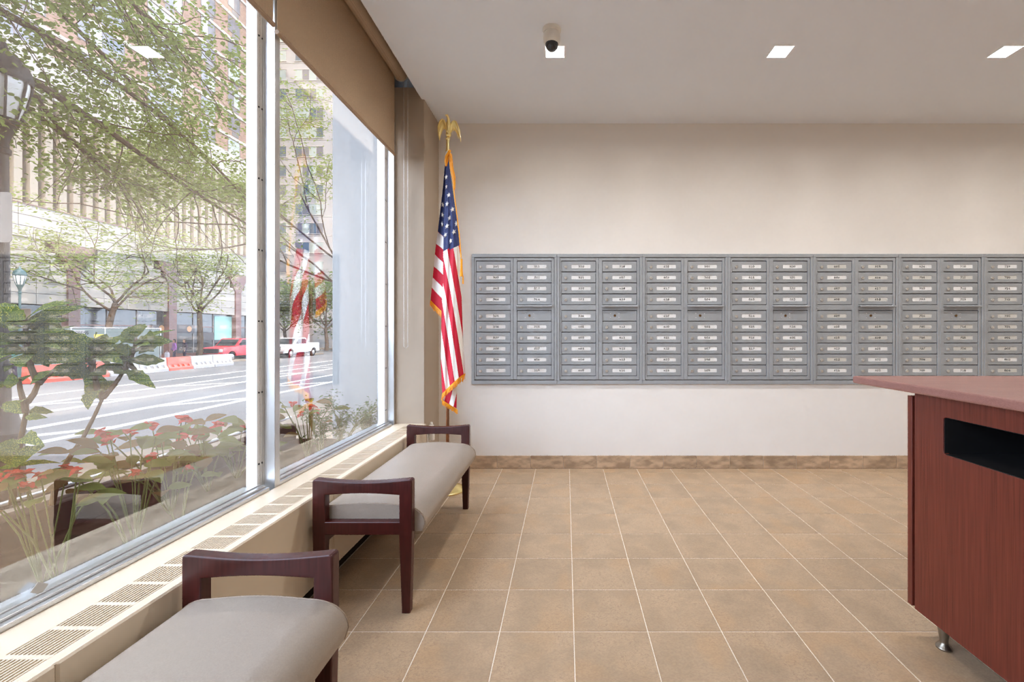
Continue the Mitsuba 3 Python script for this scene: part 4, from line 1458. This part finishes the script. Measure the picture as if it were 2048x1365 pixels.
h = n_ // 2
obj('foliage', leaf_cards(c[:h], .060, r_, .6, 'round'), M_LEAF, t, kind='stuff')
obj('foliage', leaf_cards(c[h:], .057, r_, .5, 'round'), M_LEAF2, t, kind='stuff')


# ------------------------------------------------------------------ street lamps
def street_lamp(x, y, zb, s, m1, label):
    t = thing('street_lamp', label, 'street lamp', None)
    z = lambda a: zb + a * s
    obj('base', lathe([(0, z(0)), (.24 * s, z(0)), (.24 * s, z(.06)), (.20 * s, z(.10)), (.19 * s, z(.9)), (.205 * s, z(.95)), (.17 * s, z(1.02)), (.13 * s, z(1.2)), (.10 * s, z(1.35)), (0, z(1.35))], 20, (x, y, 0)), m1, t, smooth=35)
    obj('pole', lathe([(.075 * s, z(1.3)), (.052 * s, z(4.6)), (.075 * s, z(4.62)), (.075 * s, z(4.68)), (.055 * s, z(4.70)), (.06 * s, z(4.8)), (.09 * s, z(4.9)), (.14 * s, z(5.02)), (.15 * s, z(5.08)), (0, z(5.08))], 18, (x, y, 0)), m1, t, smooth=35)
    obj('lamp_panel', lathe([(.135 * s, z(5.08)), (.185 * s, z(5.25)), (.235 * s, z(5.50)), (.245 * s, z(5.60)), (0, z(5.60))], 12, (x, y, 0)), M_LAMPGL, t, label='pale glass lantern panels')
    for k in range(8):
        a = k * math.pi / 4 + .2
        q = [(r * s, z(h)) for r, h in ((.145, 5.07), (.195, 5.25), (.245, 5.50), (.255, 5.61))]
        obj('rib', tube([(x + r * math.cos(a), y + r * math.sin(a), h) for r, h in q], .014 * s, 6), m1, t)
    obj('cap', lathe([(.26 * s, z(5.58)), (.275 * s, z(5.62)), (.27 * s, z(5.68)), (.23 * s, z(5.80)), (.15 * s, z(5.90)), (.07 * s, z(5.95)), (.05 * s, z(6.0)), (.03 * s, z(6.08)), (0, z(6.12))], 20, (x, y, 0)), m1, t, smooth=40)
    return t


street_lamp(-7.05, 5.7, ST + .14, .955, M_LAMPB, 'black lantern street lamp on the near kerb, at the left picture edge')
street_lamp(-27.0, 22.5, ST + .13, .90, M_LAMPG, 'green lantern street lamp on the far sidewalk')
s = extrude(rounded_rect(-.23, .23, -.31, .31, .05, 5), .006)
sg = thing('street_sign', 'grey back of a street sign fixed to the near lamp pole', 'street sign')
obj('plate', xz_to_world(trimesh.Trimesh(np.asarray(s.vertices) + [-7.05, 2.66, 0], s.faces, process=False), 5.60), M_SIGNB, sg)
obj('bracket', box(-7.08, -7.02, 5.606, 5.64, 2.45, 2.48), M_SIGNB, sg)
obj('bracket', box(-7.08, -7.02, 5.606, 5.64, 2.84, 2.87), M_SIGNB, sg)
s2 = thing('street_sign', 'pale grey back of a street sign on the far lamp pole', 'street sign')
a, b_ = at(29, 618, 22.4), at(66, 650, 22.4)
obj('plate', cbox(a[0], b_[0], 22.30, 22.33, b_[2], a[2], .005), M_SIGNB, s2)

# ------------------------------------------------------------------ planting beside the glass
def big_leaf(base, tip, width, up=(0, 0, 1), arch=.12, serr=True, n=9):
    base, tip = np.asarray(base, float), np.asarray(tip, float)
    t = tip - base
    L = np.linalg.norm(t)
    t = t / L
    s = np.cross(t, up)
    s /= np.linalg.norm(s) + 1e-9
    nn = np.cross(s, t)
    q = np.linspace(0, 1, n)
    w = np.sin(np.pi * np.clip(q, 0, 1) ** .85) ** .9 * (1 - .25 * q)
    w[0] = .06
    w[-1] = 0.01
    if serr:
        w[2:-1] *= 1 + .10 * (np.arange(n - 3) % 2 * 2 - 1)
    mid = base + t * (q * L)[:, None] + nn * (arch * L * np.sin(np.pi * q) * .8)[:, None]
    side = s * (w * width / 2)[:, None]
    V = np.vstack([mid, mid + side + nn * (.10 * width * w)[:, None], mid - side + nn * (.10 * width * w)[:, None]])
    uv = np.vstack([np.column_stack([q * 0 + .5, q]), np.column_stack([.5 + w / 2, q]), np.column_stack([.5 - w / 2, q])])
    k = np.arange(n - 1)
    F = np.vstack([np.column_stack([k, k + n, k + n + 1]), np.column_stack([k, k + n + 1, k + 1]), np.column_stack([k, k + 1, k + 2 * n + 1]), np.column_stack([k, k + 2 * n + 1, k + 2 * n])])
    return V, F, uv


def shrub_leaf(parent, b_, t_, w, d0, d1, m_=None, up=None, serr=True):
    r = rng.normal(0, .35, 3)
    V, F, uv = big_leaf(at(*b_, d0), at(*t_, d1), w, np.array([.35, -.55, .8]) + r if up is None else up, rng.uniform(.02, .16), serr)
    obj('leaf', (V, F), m_ or M_AUC, parent, uv=uv, smooth=True)


au = thing('spotted_laurel', 'tall spotted laurel with bare stems outside the near window, left clump', 'shrub')
D = 1.80
for path in ([(24, 1010, D), (33, 935, D), (41, 880, D), (52, 826, D), (54, 800, D)], [(52, 826, D), (46, 800, D), (40, 778, D), (38, 760, D + .02)], [(54, 806, D), (68, 788, D), (76, 768, D), (74, 745, D)],
             [(74, 765, D), (62, 735, D - .02), (54, 700, D), (51, 655, D), (50, 638, D)], [(78, 768, D), (90, 755, D + .03), (104, 742, D + .05)]):
    obj('stem', tube([at(*p) for p in path], np.linspace(.0105, .0065, len(path)), 8), M_STEM, au, smooth=50)
A = [((52, 645), (176, 612), .045), ((52, 640), (150, 606), .05), ((50, 640), (-28, 618), .06), ((52, 652), (138, 640), .05), ((48, 652), (-20, 640), .06), ((50, 668), (128, 664), .055), ((52, 690), (-18, 668), .065),
     ((52, 695), (122, 688), .06), ((54, 700), (2, 712), .06), ((56, 712), (122, 700), .06), ((50, 640), (18, 628), .05), ((52, 700), (98, 735), .06), ((52, 690), (10, 690), .06), ((58, 720), (110, 722), .05),
     ((62, 735), (10, 745), .05), ((40, 765), (-10, 782), .06), ((40, 765), (70, 748), .05), ((54, 690), (85, 668), .06), ((54, 660), (20, 664), .055), ((104, 742), (60, 770), .045), ((38, 762), (6, 768), .06),
     ((58, 828), (108, 825), .05), ((50, 835), (95, 836), .028), ((50, 828), (8, 806), .05), ((46, 880), (90, 893), .055), ((22, 930), (90, 892), .06), ((24, 935), (122, 927), .03), ((22, 932), (-14, 900), .06), ((52, 800), (12, 826), .05),
     ((20, 938), (-20, 952), .06), ((36, 905), (2, 886), .05)]
for b_, t_, w in A:
    shrub_leaf(au, b_, t_, w * 1.25, D + rng.uniform(-.02, .02), D + rng.uniform(-.14, .14))

r = np.random.default_rng(44)


def whorl(parent, px, py, d, n, reach, w):
    c = at(px, py, d)
    for k in range(n):
        a = r.uniform(0, 2 * np.pi)
        e_ = np.array([math.cos(a), .8 * math.sin(a), r.uniform(-.45, .5)])
        b_ = c + e_ * .02 + [0, 0, r.uniform(-.05, .03)]
        V, F, uv = big_leaf(b_, b_ + e_ * reach * r.uniform(.75, 1.1), w * r.uniform(.85, 1.15), np.array([.3, -.5, .8]) + r.normal(0, .3, 3), r.uniform(.02, .16))
        obj('leaf', (V, F), M_AUC, parent, uv=uv, smooth=True)


whorl(au, 50, 655, D, 9, .17, .075)
whorl(au, 50, 705, D, 9, .16, .075)
whorl(au, 30, 690, D + .08, 7, .16, .07)
au2 = thing('spotted_laurel', 'tall spotted laurel with bare stems outside the near window, right clump', 'shrub')
D = 2.02
for path in ([(104, 1010, D), (112, 972, D), (124, 940, D), (144, 908, D), (166, 876, D), (190, 830, D), (205, 797, D)], [(205, 800, D), (202, 788, D), (200, 780, D)], [(207, 795, D), (222, 778, D), (236, 760, D), (250, 738, D + .02)],
             [(196, 785, D), (192, 765, D - .02), (186, 735, D - .03), (189, 712, D - .03)], [(186, 742, D), (178, 722, D - .02), (172, 716, D)], [(250, 738, D), (260, 718, D), (270, 694, D), (272, 676, D)],
             [(258, 730, D), (268, 738, D), (276, 748, D)]):
    obj('stem', tube([at(*p) for p in path], np.linspace(.0115, .006, len(path)), 8), M_STEM, au2, smooth=50)
Bl = [((189, 712), (130, 684), .075), ((189, 712), (236, 690), .07), ((188, 710), (150, 700), .06), ((190, 708), (248, 672), .05), ((188, 720), (140, 736), .07), ((192, 718), (246, 728), .07), ((186, 712), (130, 665), .085),
      ((190, 708), (212, 668), .06), ((190, 738), (212, 750), .06), ((186, 742), (170, 792), .085), ((180, 725), (134, 715), .07), ((194, 716), (226, 735), .05), ((200, 782), (236, 770), .06), ((198, 780), (176, 820), .06),
      ((196, 784), (182, 768), .05), ((202, 778), (228, 762), .05), ((205, 800), (186, 770), .05),
      ((272, 676), (272, 650), .10), ((271, 690), (318, 676), .05), ((271, 688), (236, 672), .06), ((270, 700), (308, 704), .06), ((268, 704), (232, 708), .06), ((271, 680), (300, 660), .06), ((262, 718), (290, 722), .06), ((274, 672), (245, 662), .06),
      ((262, 724), (330, 722), .055), ((262, 728), (244, 720), .05), ((250, 742), (262, 752), .05), ((256, 742), (312, 778), .05), ((250, 742), (228, 748), .06), ((272, 692), (352, 660), .025), ((270, 696), (300, 690), .05), ((268, 712), (242, 735), .05)]
for b_, t_, w in Bl:
    shrub_leaf(au2, b_, t_, w * 1.2, D + rng.uniform(-.02, .02), D + rng.uniform(-.14, .14))

whorl(au2, 187, 708, D, 10, .17, .075)
whorl(au2, 192, 735, D, 6, .14, .07)
whorl(au2, 270, 690, D, 6, .13, .06)


# bedding begonias with red flowers
def begonia(px, py, d, label, nl, nf, scale, seed, spread=1.0, ml=None):
    r = np.random.default_rng(seed)
    t = thing('begonia', label, 'flowering plant', 'red flowered bedding plants in the planter')
    top = at(px, py, d)
    root = np.array([top[0] + .02, top[1], .24])
    for k in range(int(nl * 1.7)):
        a = r.uniform(0, 2 * np.pi)
        rad = r.uniform(.05, .20) * scale * spread
        z = r.uniform(-.17, .04) * scale
        tip = top + [rad * math.cos(a) * .8, rad * math.sin(a) * 1.25, z]
        mid = (root + tip) / 2 + [0, 0, .05]
        if k % 4 == 0:
            obj('stem', tube([root, mid, tip], [.005, .004, .0025], 5), M_GSTEM, t)
        e = np.array([math.cos(a + r.normal(0, .5)), math.sin(a + r.normal(0, .5)), r.uniform(-.45, .35)])
        e /= np.linalg.norm(e)
        ln = r.uniform(.075, .125) * scale
        V, F, uv = big_leaf(tip, tip + e * ln, ln * .62, [0.3, -.4, 1], .08, False, 7)
        obj('leaf', (V, F), (M_BEDL, M_BEDL, M_BEDL2)[k % 3] if ml is None else ml, t, smooth=True)
    for k in range(nf):
        a = r.uniform(0, 2 * np.pi)
        c = top + [.07 * scale * math.cos(a), .10 * scale * math.sin(a), r.uniform(-.04, .05) * scale]
        mb = MB()
        for q in range(9):
            b_ = r.uniform(0, 2 * np.pi)
            e = np.array([math.cos(b_), math.sin(b_), r.uniform(-.9, .7)])
            V, F, uv = big_leaf(c + r.normal(0, .008, 3), c + e * .030 * scale, .026 * scale, [.2, -.4, 1], .12, False, 5)
            mb.add(V, F)
        obj('flower', mb.mesh(), M_PETAL, t, label='coral red flower cluster')
        obj('stem', tube([root, (root + c) / 2, c], .0025, 5), M_GSTEM, t)


begonia(75, 945, 1.75, 'red begonia at the foot of the left laurel clump', 8, 4, .9, 1)
begonia(112, 968, 1.72, 'red begonia between the two laurel stems, low by the steel rail', 6, 3, .8, 2)
begonia(262, 880, 2.10, 'green bedding plant with red flowers right of the laurel stem', 12, 3, 1.05, 3)
begonia(335, 862, 2.45, 'bushy red flowered bedding plant in the middle of the near window', 18, 5, 1.2, 4, 1.2)
begonia(410, 858, 2.80, 'tall bronze leaved bedding plant near the mullion', 16, 2, 1.3, 5, 1.25)
begonia(468, 862, 3.05, 'red flowered bedding plant just left of the mullion', 14, 5, 1.25, 6, 1.1)
begonia(262, 938, 1.95, 'low red flowered bedding plant above the bench reflection', 3, 2, .8, 7)
begonia(352, 925, 2.25, 'low leafy bedding plant with one red flower, above the bench arm reflection', 4, 1, .9, 8)
begonia(612, 815, 3.45, 'orange red flowered bedding plant seen through the far window', 10, 4, 1.1, 9)
for px, py, d, sd, lab, n_ in ((690, 800, 3.62, 31, 'feathery nandina shrub against the outer column', 620), (736, 812, 3.82, 32, 'feathery nandina shrub at the foot of the outer column', 460), (640, 820, 3.5, 33, 'feathery nandina shrub left of the outer column', 460)):
    r = np.random.default_rng(sd)
    t = thing('nandina', lab, 'shrub')
    top = at(px, py, d)
    root = np.array([top[0], top[1], .24])
    br, tips = MB(), []
    for k in range(6):
        a = r.uniform(0, 2 * np.pi)
        grow(root, [.22 * math.cos(a), .24 * math.sin(a), 1.2], (top[2] - .24) * .75, .006, 2, r, br, tips, .26, .1, .42)
    obj('stems', br.mesh(), M_GSTEM, t)
    tips = np.array(tips)
    c = tips[r.integers(0, len(tips), n_)] + r.normal(0, .026, (n_, 3))
    c = c[(c[:, 0] < -1.56) & (c[:, 1] < 4.24)]
    obj('foliage', leaf_cards(c, .032, r, .3, 'thin'), M_FERN, t, kind='stuff')

# ------------------------------------------------------------------ barriers, fence
GB = 'plastic road barriers along the far kerb'
XBAR = -24.4
BAR = ['orange', 'orange', 'white', 'white', 'orange', 'white', 'white']
WHERE = ['orange plastic road barrier at the left, behind the laurel', 'orange plastic road barrier second from the left, behind the laurel stems', 'white plastic road barrier behind the laurel, third from the left',
         'white plastic road barrier behind the laurel, left of the orange one', 'orange plastic road barrier between white ones in front of the person in purple', 'white plastic road barrier right of the orange one',
         'white plastic road barrier in front of the red pickup']
sec = Polygon([(-.30, 0), (.30, 0), (.30, .16), (.17, .34), (.13, .81), (-.13, .81), (-.17, .34), (-.30, .16)])
for k, (c, lab) in enumerate(zip(BAR, WHERE)):
    y0 = 27.7 - 1.80 * 4 + 1.80 * k
    t = thing('road_barrier', lab, 'barrier', GB)
    mb_ = xz_to_world(bevel_extrude(sec, 1.76, .03, 1), 0)
    mm = man(mb_)
    for q in (.3, .72, 1.05, 1.45):
        mm = mm - man(trimesh.creation.box([.12, .2, .16], trimesh.transformations.translation_matrix([.20, q, .30])))
        mm = mm - man(trimesh.creation.box([.12, .2, .16], trimesh.transformations.translation_matrix([-.20, q, .30])))
    w = unman(mm)
    v = np.asarray(w.vertices) + [XBAR, y0, ST]
    obj('body', trimesh.Trimesh(v, w.faces, process=False), M_ORANGE if c == 'orange' else M_BARW, t)
    obj('lug', MB().box(XBAR - .06, XBAR + .06, y0 + 1.76, y0 + 1.80, ST + .2, ST + .7, b=.01).mesh(), M_ORANGE if c == 'orange' else M_BARW, t)
fe = thing('construction_fence', 'grey mesh construction fence behind the laurels with an orange square', 'fence')
XF_ = -27.6
obj('mesh_panel', MB().box(XF_ - .01, XF_ + .01, 23.6, 30.9, ST + .35, 1.50).mesh(), M_MESH, fe, label='grey mesh cloth')
obj('rail', tube([(XF_, 23.5, 1.55), (XF_, 31, 1.55)], .03, 8), M_CABLE, fe)
for y in np.linspace(23.5, 31, 5):
    obj('post', tube([(XF_, y, ST + .13), (XF_, y, 1.6)], .03, 8), M_CABLE, fe)
a, b_ = at(196, 669, 26.9), at(214, 676, 26.9)
obj('sign', cbox(XF_ + .012, XF_ + .03, 26.6, 27.15, b_[2], a[2], .004), mat('yellow_sign', diffuse(lin(240, 176, 70))), fe, label='orange rectangular sign')
bn = thing('banner', 'white banner with dark lettering on the construction fence', 'banner')
obj('cloth', cbox(XF_ + .014, XF_ + .03, 24.15, 26.1, -.15, 1.40, .004), M_BARW, bn)
v, f = words_on('WORK IN PROGRESS', .17)
obj('lettering', (np.column_stack([XF_ + .0305 + v[:, 2], 25.12 + v[:, 0], 1.17 + v[:, 1]]), f), M_INK, bn, label='dark capitals')


# ------------------------------------------------------------------ pickups
def pickup(X, Y, paint, label, utility=False):
    """Nose at depth Y facing the viewer, right flank at X; about 5.8 m long."""
    t = thing('pickup_truck', label, 'pickup truck')
    W, z = 1.96, ST
    Lg = 5.8
    x0, x1 = X - W, X
    def prof(pts, a, b_, bev=.03):
        m_ = yz_to_world(bevel_extrude(Polygon(pts), b_ - a, bev, 2), a)
        m_.apply_translation([0, Y, z])
        return m_
    body = [(.0, .45), (.02, 1.02), (.12, 1.12), (1.45, 1.22), (1.75, 1.26), (3.72, 1.26), (3.72, .45)]
    arch = lambda c: Point(c, .38).buffer(.47, quad_segs=8)
    bp = Polygon(body).difference(arch(.98))
    obj('body', prof(list(bp.exterior.coords), x0, x1), paint, t, smooth=30)
    cab = [(1.50, 1.22), (2.18, 1.82), (2.35, 1.88), (3.50, 1.88), (3.70, 1.78), (3.74, 1.22)]
    obj('cab', prof(cab, x0 + .10, x1 - .10, .05), paint, t, smooth=30)
    obj('windscreen', (np.array([[x0 + .22, Y + 1.56, z + 1.27], [x1 - .22, Y + 1.56, z + 1.27], [x1 - .26, Y + 2.12, z + 1.77], [x0 + .26, Y + 2.12, z + 1.77], [x0 + .22, Y + 1.62, z + 1.27], [x1 - .22, Y + 1.62, z + 1.27], [x1 - .26, Y + 2.18, z + 1.77], [x0 + .26, Y + 2.18, z + 1.77]]) + [0, -.03, .012],
                        np.array([[0, 1, 2, 3], [7, 6, 5, 4], [0, 4, 5, 1], [1, 5, 6, 2], [2, 6, 7, 3], [3, 7, 4, 0]])), M_CARG, t)
    for pts in ([(1.86, 1.30), (2.26, 1.75), (2.72, 1.76), (2.72, 1.30)], [(2.82, 1.30), (2.82, 1.76), (3.40, 1.76), (3.60, 1.68), (3.62, 1.30)]):
        obj('side_window', prof(pts, x0 + .085, x1 - .085, .01), M_CARG, t)
    bed = Polygon([(3.74, .5), (3.74, 1.24 + .12 * utility), (5.75, 1.24 + .12 * utility), (5.78, .5)]).difference(arch(4.75))
    obj('bed', prof(list(bed.exterior.coords), x0 + .01 - .06 * utility, x1 - .01 + .06 * utility), paint, t, smooth=30)
    obj('grille', MB().box(x0 + .38, x1 - .38, Y - .03, Y + .06, z + .72, z + 1.06, b=.02).mesh(), M_GRILL, t)
    obj('bumper', MB().box(x0 + .02, x1 - .02, Y - .12, Y + .12, z + .40, z + .66, b=.05).mesh(), M_HUB, t)
    for a in (x0 + .05, x1 - .36):
        obj('headlight', MB().box(a, a + .31, Y - .02, Y + .12, z + .78, z + 1.02, b=.03).mesh(), M_HEAD, t)
    for wy in (.98, 4.75):
        for sx in (0, 1):
            l = lathe([(0, -.13), (.30, -.13), (.375, -.10), (.385, 0), (.375, .10), (.30, .13), (.24, .12), (0, .12)], 28)
            v = np.asarray(l.vertices)
            cx = x1 - .14 if sx else x0 + .14
            wk = obj('wheel', trimesh.Trimesh(np.column_stack([cx + v[:, 2] * (1 if sx else -1), Y + wy + v[:, 0], z + .385 + v[:, 1]]), l.faces[:, ::-1] if not sx else l.faces, process=False), M_TYRE, t, smooth=40)
            l = lathe([(0, .14), (.10, .145), (.20, .125), (.235, .12), (.235, .10), (0, .10)], 20)
            v = np.asarray(l.vertices)
            obj('hub', trimesh.Trimesh(np.column_stack([cx + v[:, 2] * (1 if sx else -1), Y + wy + v[:, 0], z + .385 + v[:, 1]]), l.faces[:, ::-1] if not sx else l.faces, process=False), M_HUB, wk, smooth=40)
    obj('underbody', MB().box(x0 + .15, x1 - .15, Y + .2, Y + 5.5, z + .28, z + .52).mesh(), M_UNDER, t)
    for a in (x0 - .14, x1 - .06):
        obj('mirror', MB().box(a, a + .20, Y + 1.86, Y + 1.96, z + 1.28, z + 1.50, b=.03).mesh(), M_CARG, t)
    obj('door_handle', MB().box(x1 - .01, x1 + .02, Y + 2.52, Y + 2.68, z + 1.08, z + 1.11).box(x1 - .01, x1 + .02, Y + 3.42, Y + 3.58, z + 1.08, z + 1.11).mesh(), M_HUB, t)
    return t


pickup(-27.1, 36.0, M_RED, 'red pickup truck parked at the far kerb, cut by the mullion')
pickup(-25.7, 41.6, M_WHITE, 'white pickup truck with utility bed on the street, through the far pane', True)


# ------------------------------------------------------------------ people
def person(x, y, zf, face, label, top, legs, hat=None):
    """A small walking figure; face: the angle it looks along."""
    t = thing('person', label, 'person')
    c, s = math.cos(face), math.sin(face)

    def P(f, r, u):
        return np.array([x + f * c - r * s, y + f * s + r * c, zf + u])

    low = [(P(.12, .09, .06), .05, P(.05, .09, .48), .06), (P(.05, .09, .48), .062, P(0, .085, .90), .085), (P(.12, .09, .05), .045, P(.22, .09, .045), .035),
           (P(-.16, -.09, .06), .05, P(-.03, -.09, .48), .06), (P(-.03, -.09, .48), .062, P(0, -.085, .90), .085), (P(-.16, -.09, .05), .045, P(-.05, -.09, .04), .035), (P(0, .07, .93), .105, P(0, -.07, .93), .105)]
    up_ = [(P(0, .05, .98), .11, P(.01, .09, 1.36), .095), (P(0, -.05, .98), .11, P(.01, -.09, 1.36), .095), (P(.01, .17, 1.40), .055, P(-.04, .23, 1.13), .045), (P(-.04, .23, 1.13), .043, P(.10, .24, .93), .034),
           (P(.01, -.17, 1.40), .055, P(.0, -.23, 1.13), .045), (P(.0, -.23, 1.13), .043, P(.14, -.22, .98), .034), (P(.01, .15, 1.42), .05, P(.01, -.15, 1.42), .05)]
    head = [(P(.01, 0, 1.42), .052, P(.02, 0, 1.50), .05), (P(.02, 0, 1.60), .085, P(.015, 0, 1.66), .088), (P(.06, 0, 1.55), .055, P(.03, 0, 1.62), .08), (P(.095, 0, 1.60), .018, P(.10, 0, 1.585), .014),
            (P(.10, .24, .93), .033, P(.14, .24, .84), .022), (P(.14, -.22, .98), .033, P(.20, -.21, .92), .022)]
    obj('body', bone_body(low + up_ + head, .04, 6), M_SKIN, t, smooth=60)
    grow_ = lambda bs, e: [(p, r + e, q, w + e) for p, r, q, w in bs]
    obj('trousers', bone_body(grow_(low[:2] + low[3:5] + low[6:], .012), .05, 6), legs, t, smooth=60)
    obj('shirt', bone_body(grow_(up_, .013), .05, 6), top, t, smooth=60)
    obj('hair' if hat is None else 'helmet', bone_body([(P(-.02, 0, 1.64), .085, P(.0, 0, 1.67), .092), (P(-.03, 0, 1.56), .07, P(-.02, 0, 1.62), .08)] if hat is None else [(P(.0, 0, 1.68), .105, P(.0, 0, 1.70), .10), (P(.09, 0, 1.66), .05, P(-.02, 0, 1.66), .10)], .04, 4), M_HAIR if hat is None else hat, t, smooth=60)
    return t


person(-28.3, 32.9, ST + .13, -2.2, 'person in a purple shirt and dark trousers on the far sidewalk', M_PURPLE, M_DKCLOTH)
bg = thing('carrier_bag', 'white carrier bag held by the person in purple', 'bag')
obj('body', MB().box(-28.75, -28.45, 32.55, 32.72, ST + .50, ST + .92, b=.04).mesh(), M_BAG, bg)
obj('handle', tube([(-28.70, 32.63, ST + .92), (-28.60, 32.63, ST + 1.03), (-28.50, 32.63, ST + .92)], .012, 6), M_BAG, bg)
person(-28.4, 33.9, ST + .13, -2.0, 'person in dark clothes beside the one in purple', M_DKCLOTH, M_DKCLOTH)
person(-25.4, 20.85, ST, 0.2, 'worker in a teal vest and orange helmet at the left picture edge', M_VEST, M_DKCLOTH, M_ORANGE)
